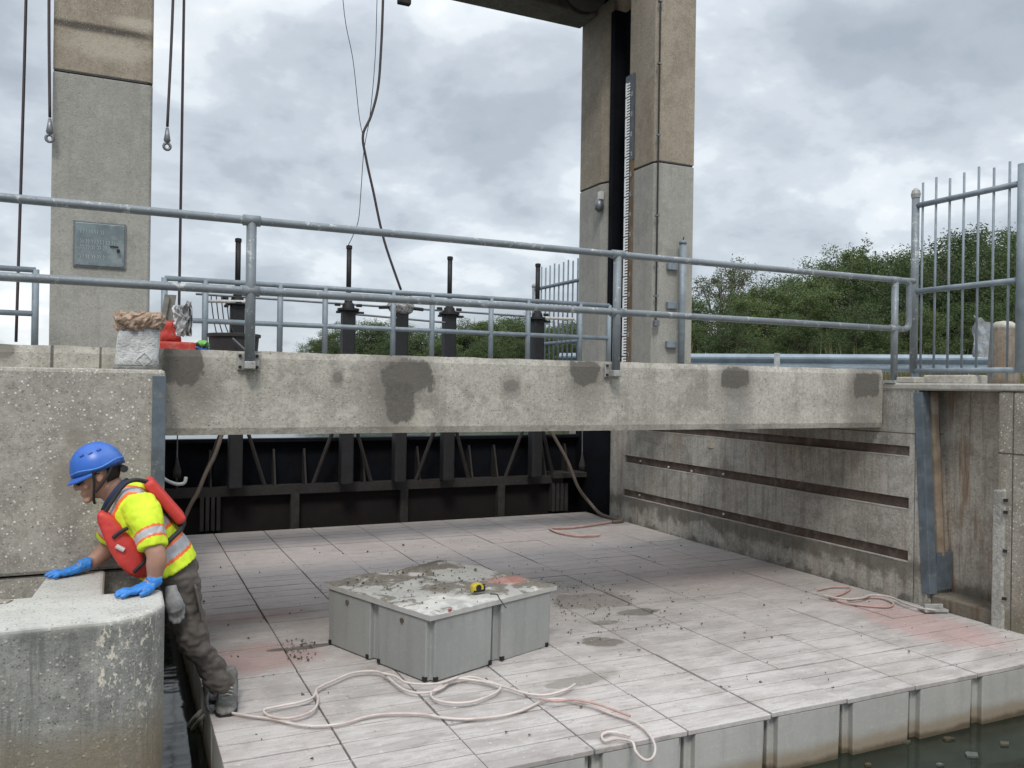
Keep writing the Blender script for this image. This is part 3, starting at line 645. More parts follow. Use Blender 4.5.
# hoist stems
SL=['first black hoist stem from the left, white arm with hanging wires beside it','second black hoist stem from the left with a flange and thin tall rod',
    'short hoist stem whose head is wrapped in clear plastic, no rod on top','fourth black hoist stem from the left, thin rod and side clamps','rightmost black hoist stem, in front of the distant picket gate']
TOPY=[240,247,292,258,265]; FLY=[303,309,312,313,318]
for i,((px,has),s_) in enumerate(zip(STEM,sx)):
    zf=on(1,9.15,px,FLY[i]).z; zt_=on(1,9.15,px,TOPY[i]).z
    st=empty('gate_hoist',(s_,9.15,.45),SL[i],'hoist stem','hoist stems of the gate')
    MB().box(s_-.07,s_+.07,9.08,9.22,.47,zf).obj('column',M['black'],st,bevel=.015)
    if has:
        q=MB(); q.lathe((s_,9.15,zf),[(.075,-.03),(.12,-.02),(.12,.005),(.07,.01),(.06,.06),(.045,.07),(.04,.12)],18); q.obj('flange',M['black'],st,smooth=False)
        MB().tube([(s_,9.15,zf+.1),(s_,9.15,zt_)],.028,12).obj('rod',M['black'],st,smooth=True)
        MB().lathe((s_,9.15,zt_),[(.034,-.02),(.034,.015),(.02,.02)],12).obj('rod_cap',M['rust'],st)
        for sg_ in (-1,1):
            MB().box(s_+sg_*.07-.02,s_+sg_*.15+.02,9.12,9.18,zf-.05,zf-.025).obj('lug',M['rust'],st)
            MB().tube([(s_+sg_*.09,9.15,zf+.045),(s_+sg_*.15,9.15,zf+.045)],.018,8).obj('coupling',M['rust'],st)
    else:
        q=MB(); ring=[]
        for zz,rr_ in ((-.03,.08),(.0,.13),(.06,.16),(.12,.13),(.15,.10),(.19,.11),(.21,.05)):
            ring.append([(s_+math.cos(a_*math.pi/10)*rr_*(1+.22*mnoise.noise(Vector((a_*1.3,zz*30,5)))),9.15+math.sin(a_*math.pi/10)*rr_*.8,zf+zz) for a_ in range(20)])
        q.loft(ring); 
        gp_=G('clear plastic wrap',.25,0); gp_.b.inputs['Transmission Weight'].default_value=.35; nz=gp_.noise(22,5,.7); gp_.col(gp_.mix(gp_.ramp(nz,.4,.6),(.55,.57,.58),(.22,.18,.16))); gp_.bump(nz,.8,.02)
        q.obj('plastic_wrap',gp_.m,st)
        for sg_ in (-1,1): MB().tube([(s_+sg_*.1,9.15,zf+.05),(s_+sg_*.26,9.15,zf+.04)],.02,8).obj('coupling',M['rust'],st)
# line shafts between stems
zs=on(1,9.15,400,307).z
for n_,(z_,a_,b_,lab) in enumerate(((zs,.7,4.5,'thin grey rod joining the hoist stems just under the rail'),(zs-.13,2.3,3.5,'short thin rod lower between three middle hoist stems'))):
    q=MB(); q.tube([(a_,9.15 if n_==0 else 9.10,z_+.02),(b_,9.15 if n_==0 else 9.10,z_-.03)],.012,8); tag(q.obj('connecting_rod',M['zinc']),lab,'rod')
# white arms with hanging wires
for n_,(sxx,dx,px0,px1,lab) in enumerate(((sx[0],-1,208,247,'white arm with four wires hanging from it, left of the black tub'),(sx[4],1,545,574,'white arm with hanging wires beside the rightmost hoist stem'))):
    a_=on(1,9.05,px0,301 if n_==0 else 318); b_=on(1,9.05,px1,302 if n_==0 else 319)
    e_=empty('wire_hanger',tuple(a_),lab,'bracket')
    MB().tube([a_,b_],.018,8).obj('arm',M['white'],e_)
    for k in range(4):
        X=a_.x+(.03+.05*k if n_==0 else .12+.06*k); z0=a_.z
        MB().tube(crom([(X,9.05,z0+.05),(X+.005,9.05,z0-.02),(X+.03,9.05,z0-.2),(X+.06+.01*k,9.05,z0-.34)]),.006,6).obj('wire',M['cable'] if n_==0 else M['zinc'],e_)

# ------------------------------------------------------------------ railings
def rail_front():
    e=empty('pipe_railing',(2.6,4.69,1.6),'long worn galvanized pipe railing along the near edge of the walkway','railing')
    yy=4.655; r_=.0265
    zt=2.452; zm=2.076; ze=zt+.012
    cor=.04
    pts=[(-6.5,yy,zt),(-3,yy,zt)]+[(x,yy,zt) for x in (0,2,4)]+[(5.56,yy,zt+.005)]
    xe=on(1,yy,909,300).x
    loop=pts+[(xe-.06,yy,zt+.005),(xe-.02,yy,zt-.005),(xe,yy,zt-.04),(xe,yy,(zt+zm)/2),(xe,yy,zm+.04),(xe-.02,yy,zm+.01),(xe-.06,yy,zm),(5.56,yy,zm)]
    MB().tube(crom(loop,5),r_*.84,12).obj('top_rail',M['galv'],e,smooth=True)
    MB().tube([(-6.5,yy,zm),(0,yy,zm),(2.7,yy,zm+.002),(5.56,yy,zm)],r_*.84,12).obj('mid_rail',M['galv'],e,smooth=True)
    for px in (250.5,617,895):
        X=on(1,yy,px,300).x; zb=1.665 if px<800 else 1.66
        p_=MB().tube([(X,yy,zb),(X,yy,zt)],r_,14).obj('post',M['galv'],e,smooth=True)
        for z_ in (zt,zm): MB().tube([(X-.045,yy,z_),(X+.045,yy,z_)],r_*1.10,14).obj('pipe_fitting',M['galv'],p_,smooth=True)
        if px<800:
            MB().box(X-.058,X+.058,4.695,4.708,1.655,1.745).obj('base_plate',M['plate'],p_,bevel=.002)
            MB().box(X-.028,X+.028,4.625,4.695,1.66,1.70).obj('socket',M['plate'],p_,bevel=.004)
            for a_,b_ in ((-.044,1.67),(.044,1.67),(-.044,1.73),(.044,1.73)): MB().lathe((X+a_,4.69,b_),[(.009,-.006),(.009,.008)],6,1).obj('bolt',M['rust'],p_)
        else: MB().box(X-.06,X+.06,4.60,4.71,1.652,1.675).obj('base_plate',M['plate'],p_)
rail_front()
def rail_rear(px,x0,x1,label,ext=None,loop=False):
    e=empty('pipe_railing',((x0+x1)/2,7.5,1.74),label,'railing'); yy=7.5; r_=.022
    zt=2.432; zm=2.092
    MB().tube([(x0,yy,zt),(x1,yy,zt)],r_,12).obj('top_rail',M['galv2'],e,smooth=True)
    MB().tube([(x0,yy,zm),(x1,yy,zm)],r_,12).obj('mid_rail',M['galv2'],e,smooth=True)
    for p_ in px:
        X=on(1,yy,p_,320).x
        q=MB().tube([(X,yy,1.74),(X,yy,zt+.004)],r_*1.15,12).obj('post',M['galv2'],e,smooth=True)
        MB().lathe((X,yy,1.745),[(.05,0),(.05,.012)],12).obj('foot_plate',M['galv2'],q)
x_=lambda p_:on(1,7.5,p_,320).x
rail_rear((164,205,280,325,393,432,491,528,580,609),x_(164),x_(609),'thinner grey pipe railing along the rear edge of the walkway, right of the broad column')
rail_rear((35,-40,-160),-4.0,x_(35),'short thin pipe railing ending left of the broad column')

# ------------------------------------------------------------------ picket fences
def picket(X,ya,yb,z0,zr,zt,zm,n,label,postr=.03,mt=None,pr=.009,ztp=None):
    mt=mt or M['galv2']; e=empty('picket_gate',(X,(ya+yb)/2,z0),label,'gate')
    MB().tube([(X,ya,z0),(X,ya,zt)],postr,12).obj('post',M['galv'],e,smooth=True)
    MB().lathe((X,ya,zt),[(postr*1.1,-.05),(postr*1.25,-.02),(postr*1.0,.01),(.01,.03)],12).obj('post_cap',M['plate'],e)
    MB().tube([(X,yb,z0),(X,yb,zt+.02)],postr*1.08,12).obj('post',mt,e,smooth=True)
    for zz in (zr,zm,z0+.02): MB().tube([(X,ya,zz),(X,yb,zz)],.022 if n<10 else .03,10).obj('rail',mt,e,smooth=True)
    for k in range(n):
        y=ya+(yb-ya)*(k+.55)/(n+.35); MB().tube([(X,y,z0-.06),(X,y,ztp+.02*math.sin(k*2.1))],pr,8).obj('picket',mt,e,smooth=True)
picket(5.8,4.76,3.875,1.735,3.085,3.20,2.395,7,'grey picket gate panel on the right bank wall, seen close',ztp=3.26)
picket(6.6,13.2,10.6,1.65,3.27,3.35,2.3,16,'distant picket gate left of the right column, behind the railings',postr=.05,ztp=3.62,pr=.014)
MB_=MB(); 
# ------------------------------------------------------------------ guardrail behind the right bank
ge=empty('guardrail',(11,13,1.58),'galvanized road guardrail beyond the right column, in front of the trees','guardrail')
Dg=15.0
def atdepth(x,y,D): 
    d=r2*((x-512)/F)+u2*((384-y)/F)+fw; return CAMP+d*D
ga=atdepth(560,350,Dg+1.2); gb=atdepth(1180,357,Dg-1.6)
dvg=(gb-ga); dvg.z=0; Lg=dvg.length; dvg.normalize(); nrm=Vector((dvg.y,-dvg.x,0))
zt_=atdepth(860,354.5,Dg-.2).z; hh=.31
prof=[(0,.0),(.05,.02),(.08,.06),(.08,.09),(.02,.13),(.0,.155),(.02,.18),(.08,.22),(.08,.25),(.05,.29),(0,.31)]
mb=MB()
ring=lambda t:[(ga+dvg*t+nrm*a_+Vector((0,0,zt_-ga.z-hh+b_)))[:] for a_,b_ in prof]+[(ga+dvg*t+nrm*(a_-.006)+Vector((0,0,zt_-ga.z-hh+b_)))[:] for a_,b_ in prof[::-1]]
mb.loft([ring(Lg*k/40) for k in range(41)]); mb.obj('rail',metal('weathered guardrail zinc',(.23,.28,.32),.5,.3,.3,3),ge)
t=.6; 
while t<Lg:
    p=ga+dvg*t; MB().box(-.06,.06,-.05,.07,1.3,zt_-.02,Matrix.Translation((p.x-nrm.x*.08,p.y-nrm.y*.08,0))@Matrix.Rotation(math.atan2(dvg.y,dvg.x),4,'Z')).obj('post',M['galv2'],ge)
    t+=1.9
p=atdepth(777,355,Dg-.1); MB().box(-.05,.05,-.09,-.07,zt_-hh-.002,zt_+.006,Matrix.Translation((p.x,p.y,0))@Matrix.Rotation(math.atan2(dvg.y,dvg.x),4,'Z')).obj('splice_plate',metal('pale zinc',(.42,.44,.44),.5,.5,.3,20),ge)
# concrete bollard
p=on(1,6.0,1003,381); t_=on(1,6.0,1005,322); rr_=.160
bp=MB(); bp.lathe((p.x,6.0,1.55),[(rr_,0),(rr_*.97,.2),(rr_*.80,t_.z-1.55-.08),(rr_*.72,t_.z-1.55-.04),(rr_*.5,t_.z-1.55-.01),(rr_*.15,t_.z-1.55)],20)
o=bp.obj('bollard',concrete('bollard concrete',(.17,.135,.105),(.25,.21,.17),(.10,.08,.06),rust=.3,streak=.4),smooth=True); tag(o,'round topped concrete bollard behind the picket gate','bollard')
MB().lathe((p.x,6.0,t_.z-.075),[(rr_*.80,0),(rr_*.72,.05),(rr_*.5,.075),(rr_*.1,.085)],20).obj('cap',M['coping'],o,smooth=True)
# plastic sheet beside it
a_=on(1,6.6,974,315); b_=on(1,6.6,997,358)
mb=MB(); n_=10; vs=[]
for j in range(n_+1):
    for i in range(n_+1):
        u,v=i/n_,j/n_
        vs.append((a_.x+(b_.x-a_.x)*u+.05*(1-v)*0,6.6+.05*mnoise.noise(Vector((u*4,v*4,2))),b_.z+(a_.z-b_.z)*(1-v)*(1-.25*u)+.02*mnoise.noise(Vector((u*5,v*5,9)))))
vs+= [(x,y+.008,z) for x,y,z in vs]; k=(n_+1)**2
fs=[(j*(n_+1)+i,j*(n_+1)+i+1,(j+1)*(n_+1)+i+1,(j+1)*(n_+1)+i) for j in range(n_) for i in range(n_)]
mb.add(vs,fs+[tuple(q+k for q in f)[::-1] for f in fs])
gp_=G('grey plastic sheet',.25,0); nz=gp_.noise(7,5,.7); gp_.b.inputs['Transmission Weight'].default_value=.25; gp_.col(gp_.mix(gp_.ramp(nz,.4,.6),(.20,.22,.235),(.06,.065,.075))); gp_.bump(nz,.6,.03)
e_=empty('plastic_sheet',(a_.x,6.6,1.6),'crumpled grey plastic sheet caught on a stake beside the bollard','plastic sheet')
mb.obj('sheet',gp_.m,e_,smooth=True); MB().tube([(b_.x-.02,6.63,1.58),(b_.x-.02,6.63,a_.z-.05)],.03,8).obj('stake',M['black'],e_)

# ------------------------------------------------------------------ ropes and cables from the hoist
def strand(name,pts,r_,mt,label,cat,group=None,n=6,seg=8):
    q=MB().tube(crom(pts,n) if len(pts)>2 else pts,r_,seg).obj(name,mt,smooth=True); return tag(q,label,cat,group)
def socket(name,a,b,label):
    e=empty(name,tuple(b),label,'wire rope')
    top=(a.x,a.y,7.4)
    MB().tube(crom([top,(a.x,a.y,(a.z+7)/2),(a.x,a.y,a.z),(b.x,b.y,b.z+.2)],6),.0115,8).obj('rope',M['cable'],e,smooth=True)
    MB().lathe((b.x,b.y,b.z),[(.012,.19),(.022,.12),(.028,.08),(.012,.055)],12).obj('cone_socket',M['zinc'],e,smooth=True)
    q=MB(); q.tube([(b.x+.026*math.cos(t*math.pi/8),b.y,b.z+.03+.028*math.sin(t*math.pi/8)) for t in range(17)],.012,8,cap=False); q.obj('eye',M['zinc'],e,smooth=True)
Yc=7.78
socket('wire_rope',on(1,Yc,49,0),on(1,Yc,49.5,142),'dark wire rope with steel eye end at the left edge of the broad column')
socket('wire_rope',on(1,Yc,173,0),on(1,Yc,167,150),'dark wire rope with steel eye end hanging right of the broad column')
a_=on(1,8.3,26,0);b_=on(1,8.3,16,342); strand('hoist_cable',[(a_.x,8.3,7.4),a_,b_],.012,M['cable'],'long straight dark cable left of the broad column','cable')
a_=on(1,8.3,184,0);b_=on(1,8.3,179,312); strand('hoist_cable',[(a_.x,8.3,7.4),a_,b_,(b_.x,8.3,1.2)],.012,M['cable'],'long straight dark cable just right of the broad column, down to the bag of tools','cable')
L_=lambda l,y=8.8:[tuple(on(1,y,*q)) for q in l]
strand('power_cable',[(2.53,8.8,7)]+L_([(383,0),(381,50),(378,88),(371,116),(363,135),(366,158),(373,190),(384,240),(401,290)]),.014,M['cable'],'thick dark cable swinging down to the plastic wrapped stem','cable')
strand('thin_wire',[(2.02,8.8,7)]+L_([(343,0),(353,60),(359,115),(363,136)]),.004,M['cable'],'thin wire left of the thick cable, slanting in to meet it','wire')
strand('thin_wire',[(2.46,8.8,7)]+L_([(377,0),(375,60),(370,115),(364,150),(361,190),(358,222),(348,246)]),.004,M['cable'],'thin wire hanging down to the second hoist stem rod','wire')

# hoses at the gate
def tube_thing(name,pts,r_,mt,label,cat): return strand(name,pts,r_,mt,label,cat,n=8,seg=8)
pts=[tuple(on(1,9.05,*q)) for q in ((547,425),(556,440),(568,462),(578,487),(590,503))]+[(5.33,8.75,.03),(5.41-.05,8.35,.025),(5.2,8.3,.022)]
tube_thing('drain_hose',pts,.022,M['hosebrown'],'brown hose curving from the gate down to the far right dock corner','hose')
tube_thing('air_hose',[tuple(on(2,.018,*q)) for q in ((622,520),(605,523),(585,526),(566,528),(550,528),(560,533),(580,536),(600,535))],.012,M['hosered'],'reddish thin hose curled at the far right corner of the dock','hose')
tube_thing('drain_hose',[tuple(on(1,8.9,*q)) for q in ((222,434),(215,455),(205,475),(198,492),(190,506),(183,522))],.02,M['hosebrown'],'brown hose hanging at the left end of the gate behind the worker','hose')
q=tube_thing('bent_pipe',[tuple(on(1,7.5,*q)) for q in ((160,475),(166,480),(176,484),(184,483),(186,477))],.014,M['white'],'small white bent pipe sticking out of the left wall behind the worker','pipe')
for px,lab in ((177,'plumb weight on a thin line at the left end of the gate'),(582,'plumb weight on a thin line at the right end of the gate')):
    e_=empty('plumb_line',tuple(on(1,9.0,px,478)),lab,'plumb line'); a_=on(1,9.0,px,430); b_=on(1,9.0,px,478 if px<200 else 470)
    MB().tube([(a_.x,9,1.9),(b_.x,9,b_.z+.1)],.007,6).obj('line',M['zinc'],e_); MB().lathe((b_.x,9,b_.z),[(.035,0),(.04,.06),(.02,.14),(.008,.2)],12).obj('weight',M['rib'],e_,smooth=True)

# hoses on the dock
def onz(l,z): return [tuple(on(2,z+.01*math.sin(i*1.7)*0,*q)) for i,q in enumerate(l)]
HZ=.015
h1=[(232,713),(250,716),(272,719),(300,725),(322,726),(345,723),(365,717),(385,714),(420,714),(445,718),(470,719),(500,716),(523,710),(540,702),(552,699),(568,700),(590,706),(612,714),(634,722),(648,733),(655,746),(653,757),(645,760),(636,752),(632,742),(618,739),(605,741),(602,735),(612,732),(630,736)]
tube_thing('long_hose',onz(h1,HZ),.0064,M['hose'],'long pale hose from the boot across the dock, looped at its front edge','hose')
h2=[(575,684),(565,690),(545,695),(525,693),(505,687),(480,681),(455,679),(442,686),(431,693),(436,700),(455,703),(475,701),(495,693),(500,686),(487,681),(470,677),(452,681),(440,689),(422,693),(405,690),(392,681),(382,673),(370,671),(352,673),(335,680),(318,688),(313,697),(300,702),(280,706),(264,710),(270,716),(290,718),(312,711),(318,700),(316,690),(324,685)]
tube_thing('coiled_hose',onz(h2,HZ+.012),.0064,M['hose'],'pale hose lying in loose loops in front of the float block','hose')
h3=[(382,673),(395,676),(405,682),(420,684),(440,683),(458,677)]
tube_thing('short_hose',onz(h3,HZ+.03),.006,M['hose'],'short pale hose touching the foot of the float block','hose')
tube_thing('branch_hose',onz([(540,699),(556,701),(575,700),(600,705),(630,716)],HZ+.02),.0062,M['hosered'],'reddish hose branch crossing the long hose right of its loops','hose')
tube_thing('red_hose',onz([(818,590),(832,587),(850,588),(842,594),(830,597),(846,603),(868,606),(888,607),(893,603),(880,598),(862,598),(848,600)],HZ),.0075,M['hosered'],'dusty red hose lying in a loop near the right wall','hose')
tube_thing('white_rope',onz([(822,595),(845,599),(862,598),(872,595),(890,597),(904,603),(920,608),(936,610)],HZ+.02),.0078,M['rope'],'white rope lying over the red hose by the right wall','rope')
p=on(2,.02,936,609); mb=MB(); mb.box(-.09,.09,-.05,.05,0,.02,Matrix.Translation((p.x-.03,p.y,.01))@Matrix.Rotation(R(-20),4,'Z')); mb.box(-.07,.07,-.012,.012,.02,.05,Matrix.Translation((p.x-.03,p.y,.01))@Matrix.Rotation(R(-20),4,'Z'))
tag(mb.obj('cleat',M['plate'],bevel=.004),'small grey mooring cleat at the dock edge by the right wall','cleat')
# mooring line hanging over the left dock edge near the boot
e_=empty('mooring_line',tuple(on(2,.01,212,706)),'pale mooring line with an eye, hanging over the left dock edge','rope')
pts=[on(0,.47,208,708),on(0,.40,200,713),on(0,.38,192,722),on(0,.37,186,732),on(0,.36,180,741)]
MB().tube(crom(pts,6),.014,8).obj('line',M['rope'],e_,smooth=True); MB().tube(crom([q+Vector((.012,-.03,-.01)) for q in pts],6),.012,8).obj('line',M['rope'],e_,smooth=True)
c=on(2,.07,213,699); q=MB(); q.tube([(c.x+.03*math.cos(t*math.pi/8),c.y+.01*math.cos(t*math.pi/8),c.z+.055*math.sin(t*math.pi/8)) for t in range(17)],.011,8,cap=False); q.obj('eye',M['zinc'],e_,smooth=True)

# tape measure on the block
Mb=Matrix.Translation((A.x,A.y,0))@Matrix.Rotation(ang,4,'Z')
p=on(2,.385,477,592); e_=empty('tape_measure',(p.x,p.y,.385),'yellow and black tape measure on the muddy block','tape measure'); Mt=Matrix.Translation((p.x,p.y,.388))@Matrix.Rotation(R(10),4,'Z')
yel=plain('yellow plastic',(.62,.48,.05),.45,.2,40,0); 
mb=MB(); mb.prism([(-.036,0),(.036,0),(.036,.03),(.02,.048),(-.02,.05),(-.036,.035)],-.018,.018,ax=1); mb.v=[tuple(Mt@Vector(v)) for v in mb.v]; mb.obj('case',yel,e_,bevel=.004)
for s_ in (-1,1):
    mb=MB(); mb.lathe((0,s_*.019,.025),[(.018,-.002),(.018,.002)],14,1); mb.box(-.036,.036,s_*.019-.001,s_*.019+.001,0,.012); mb.v=[tuple(Mt@Vector(v)) for v in mb.v]; mb.obj('grip',M['black'],e_)
mb=MB(); mb.box(.03,.05,-.012,.012,0,.03); mb.v=[tuple(Mt@Vector(v)) for v in mb.v]; mb.obj('tape_mouth',M['black'],e_)
p=on(2,.385,450,611); q=MB().box(-.014,.014,-.006,.006,0,.01,Matrix.Translation((p.x,p.y,.384))@Matrix.Rotation(R(50),4,'Z')); tag(q.obj('red_clip',plain('red clip',(.4,.06,.05),.5,.2,30,0)),'tiny red clip near the front corner of the block top','clip')
p=on(2,.385,497,596); q=MB().tube(crom([(p.x-.03,p.y+.03,.392),(p.x,p.y,.394),tuple(on(2,.385,499,598)),(p.x+.012,p.y-.10,.34)],4),.004,6); tag(q.obj('cord',M['cable']),'thin dark cord hanging over the right side of the block','cord')
# crumbs of mortar and dirt on the dock
cr2=MB(); 
def crumb(x,y,z,s):
    pts=[Vector((rnd.gauss(0,1),rnd.gauss(0,1),rnd.gauss(0,.6))).normalized()*s*rnd.uniform(.6,1.1) for _ in range(6)]
    b=bmesh.new(); 
    for q in pts: b.verts.new(q+Vector((x,y,z+s*.4)))
    bmesh.ops.convex_hull(b,input=b.verts); b.verts.index_update(); cr2.add([v.co[:] for v in b.verts if True],[tuple(v.index for v in f.verts) for f in b.faces]); b.free()
for _ in range(900):
    t=rnd.random()
    if t<.45: x,y=rnd.gauss(3.0,.45),rnd.gauss(5.3,.5)
    elif t<.6: x,y=rnd.gauss(1.1,.12),rnd.gauss(5.05,.12)
    else: x,y=rnd.uniform(.5,5.3),rnd.uniform(3.3,8)
    if .42<x<5.4 and 3.2<y<9 and not (1.1<x<2.5 and 4.2<y<5.5): crumb(x,y,0.003,abs(rnd.gauss(.003,.0045))+.002)
for _ in range(260):
    u,v=rnd.uniform(.02,.98),rnd.betavariate(2,1.5); q=Mb@Vector((u,v,0)); crumb(q.x,q.y,.376,abs(rnd.gauss(.003,.005))+.0015)
tag(cr2.obj('mortar_debris',plain('dirt crumbs',(.13,.115,.095),.95,.5,30,.2)),'dark crumbs of mortar and dirt scattered over the dock and block','debris',kind='stuff')

# ------------------------------------------------------------------ things standing on the walkway at the left
def blobring(cx,cyy,z,rx,ry,n=28,seed=0,amp=.0,p=3.0):
    o=[]
    for k in range(n):
        a_=2*math.pi*k/n; c_,s_=math.cos(a_),math.sin(a_)
        q=(abs(c_)**p+abs(s_)**p)**(-1/p); d=1+amp*mnoise.noise(Vector((c_*2.2+seed,s_*2.2,z*22)))
        o.append((cx+rx*c_*q*d,cyy+ry*s_*q*d,z+amp*.08*mnoise.noise(Vector((c_*3,s_*3,seed+7)))))
    return o
bg=empty('cement_bag',(.07,4.6,1.647),'open white paper cement bag with crumpled brown rim, on the abutment edge','bag')
xa,xb=on(1,4.55,113,366).x,on(1,4.55,159,366).x; xc=(xa+xb)/2; hw=(xb-xa)/2
mb=MB(); mb.loft([blobring(xc+.003*k,4.62,1.647+.045*k*.9,hw*(1.0-.018*k),.075-.002*k,seed=k*.3,amp=.05+.012*k) for k in range(6)])
gp_=G('white kraft paper',.8,0,.3); nz=gp_.noise(13,5,.65); z=gp_.sep()[2]
c_=gp_.mix(gp_.ramp(nz,.35,.68),(.60,.60,.575),(.42,.42,.41)); 
s1=gp_.noise(1,3,.6,vec=gp_.map((60,60,300))); k_=gp_.math('MULTIPLY',gp_.ramp(s1,.52,.6),gp_.math('MULTIPLY',gp_.ramp(z,1.80,1.82),gp_.ramp(z,1.87,1.86,1,0)))
k2=gp_.math('MULTIPLY',gp_.ramp(gp_.math('FRACT',gp_.math('MULTIPLY',z,75)),.45,.55),gp_.ramp(z,1.815,1.825)); k2=gp_.math('MULTIPLY',k2,gp_.ramp(nz,.42,.5))
c_=gp_.mix(gp_.math('MULTIPLY',k2,.45),c_,(.22,.25,.36)); gp_.col(c_); gp_.bump(nz,.8,.04); gp_.bump(gp_.noise(30,4,.6),.5,.01)
mb.obj('bag_body',gp_.m,bg,smooth=True)
kr=plain('brown kraft paper',(.42,.30,.22),.85,.4,16,.4)
mb=MB(); rs=[]
for k,(zz,rx,ry) in enumerate(((1.845,hw*.92,.07),(1.855,hw*1.0,.085),(1.885,hw*1.10,.098),(1.915,hw*1.08,.095),(1.93,hw*.95,.08),(1.915,hw*.7,.05),(1.88,hw*.5,.03))):
    rs.append(blobring(xc+.012,4.62,zz,rx,ry,seed=3+k*.5,amp=.12,n=40))
mb.loft(rs); rimme=remesh(mb,.0045,1,lambda c: .034*(.35-abs(mnoise.noise(Vector((c.x*17,c.y*17,c.z*17+c.x*9)))))+.020*(.3-abs(mnoise.noise(Vector((c.x*40-c.z*30,c.y*40,c.z*34)))))-.006)
for p in rimme.polygons: p.use_smooth=False
rimme.materials.append(kr); rimo=bpy.data.objects.new('rolled_rim',rimme); COL.objects.link(rimo); rimo.parent=bg; rimo.matrix_parent_inverse=PM(bg).inverted()
mb=MB(); dm=(xc+.035,1.695); mb.tube([(dm[0]+a_,4.62-.0755,dm[1]+b_) for a_,b_ in ((0,.034),(.034,0),(0,-.034),(-.034,0),(0,.034))],.0022,6); mb.obj('diamond_mark',M['white'],bg)
MB().tube([(xa+.02,4.545,1.664),(xb-.03,4.545,1.665)],.0012,5).obj('printed_line',M['black'],bg)
# red tool bag
red=plain('red fabric',(.52,.045,.03),.7,.3,25,.3,dirt=((.5,.3,.22),.35)); ZD=1.757
tb=empty('tool_tray',(.33,5.2,ZD),'red tool tray and pouch behind the cement bag','tool tray')
p0,p1=on(1,5.2,159,345),on(1,5.2,195,345)
MB().box(p0.x-.05,p1.x,5.12,5.3,ZD,ZD+.055).obj('tray',red,tb,bevel=.012)
mb=MB(); q0,q1=on(1,5.2,155,330).x,on(1,5.2,181,330).x; zt0=on(1,5.2,165,322).z
mb.loft([blobring((q0+q1)/2,5.22,ZD+.056+(zt0-ZD-.056)*k/5,(q1-q0)/2*(1-.06*k),.06,seed=k*.4,amp=.3) for k in range(6)]); mb.obj('pouch',red,tb,smooth=True)
# grey boards leaning
a_=on(1,5.25,160,330); b_=on(1,5.25,168,293)
for n_,(dx,lab) in enumerate(((0,'grey board leaning upright behind the cement bag, the thinner one'),(.03,'wide grey board leaning right of a thinner one behind the bag'))):
    mb=MB(); W=.014 if n_==0 else .024
    mb.prism([(a_.x+dx-W,a_.z-.06),(a_.x+dx+W,a_.z-.06),(b_.x+dx*.6+W+.01*n_,b_.z+(-.0 if n_ else -.01)),(b_.x+dx*.6-W,b_.z)],5.33+n_*.02,5.345+n_*.02,ax=1)
    tag(mb.obj('board',plain('grey board',(.24,.24,.21),.8,.4,14,.2)),lab,'board','boards leaning behind the bag')
# silver duct pieces
sv=empty('foil_scrap',tuple(on(1,5.05,184,335)),'crumpled silver foil scrap standing on the red tray','foil')
for cx_,cz_,w_,h_,sd in ((181,320,.045,.09,1),(190,318,.02,.10,4)):
    c=on(1,5.1,cx_,cz_); mb=MB(); n_=8; vs=[]
    for j in range(n_+1):
        for i in range(n_+1):
            u,v=i/n_-.5,j/n_-.5; vs.append((c.x+u*w_*1.7+.02*mnoise.noise(Vector((v*4,sd,0))),5.16+.05*mnoise.noise(Vector((u*5,v*5,sd))),c.z+v*h_*2+.02*mnoise.noise(Vector((u*9,1,sd)))))
    k=(n_+1)**2; vs+=[(x,y+.004,z) for x,y,z in vs]; fs=[(j*(n_+1)+i,j*(n_+1)+i+1,(j+1)*(n_+1)+i+1,(j+1)*(n_+1)+i) for j in range(n_) for i in range(n_)]
    mb.add(vs,fs+[tuple(q+k for q in f)[::-1] for f in fs]); mb.obj('sheet',metal('foil',(.50,.50,.50),.6,.35,.5,22),sv)
# gloves pile green and blue
for (px,py,w_,h_,c_,lab) in ((203,338,.03,.018,(.22,.5,.12),'small crumpled bright green cloth beside the black tub'),(203,343,.035,.015,(.05,.12,.42),'small crumpled blue cloth beside the black tub, under the green one')):
    c=on(1,5.2,px,py); mb=MB(); mb.loft([blobring(c.x,5.22,(ZD+.004 if h_<.017 else ZD+.034)+h_*1.6*k/4,w_*1.3*math.sin(.5+k*.55),.04*math.sin(.5+k*.55),seed=px+k*.3,amp=.35) for k in range(5)])
    tag(mb.obj('cloth',plain('cloth '+str(px),c_,.8,.3,30,.3),smooth=True),lab,'cloth')
# black rubber tub
c0,c1=on(1,5.35,209,345),on(1,5.35,262,345); cx=(c0.x+c1.x)/2; rt=(c1.x-c0.x)/2; zt2=on(1,5.15,225,331).z
mb=MB(); mb.lathe((cx,5.45,0),[(rt*.86,ZD),(rt*.92,ZD+.01),(rt*.97,zt2-.02),(rt*1.04,zt2-.02),(rt*1.04,zt2-.002),(rt*.99,zt2),(rt*.93,zt2-.02),(rt*.84,ZD+.02)],36)
o=mb.obj('rubber_tub',plain('black rubber',(.028,.024,.024),.75,.3,12,.2),smooth=False); tag(o,'low round black rubber tub on the walkway by the first railing post','tub')
mb=MB().tube([(cx-.03,5.45-rt-.03,zt2-.035),(cx+.06,5.45-rt-.03,ZD+.01)],.006,8); tag(mb.obj('metal_rod',M['zinc']),'thin metal rod leaning against the black tub','rod')

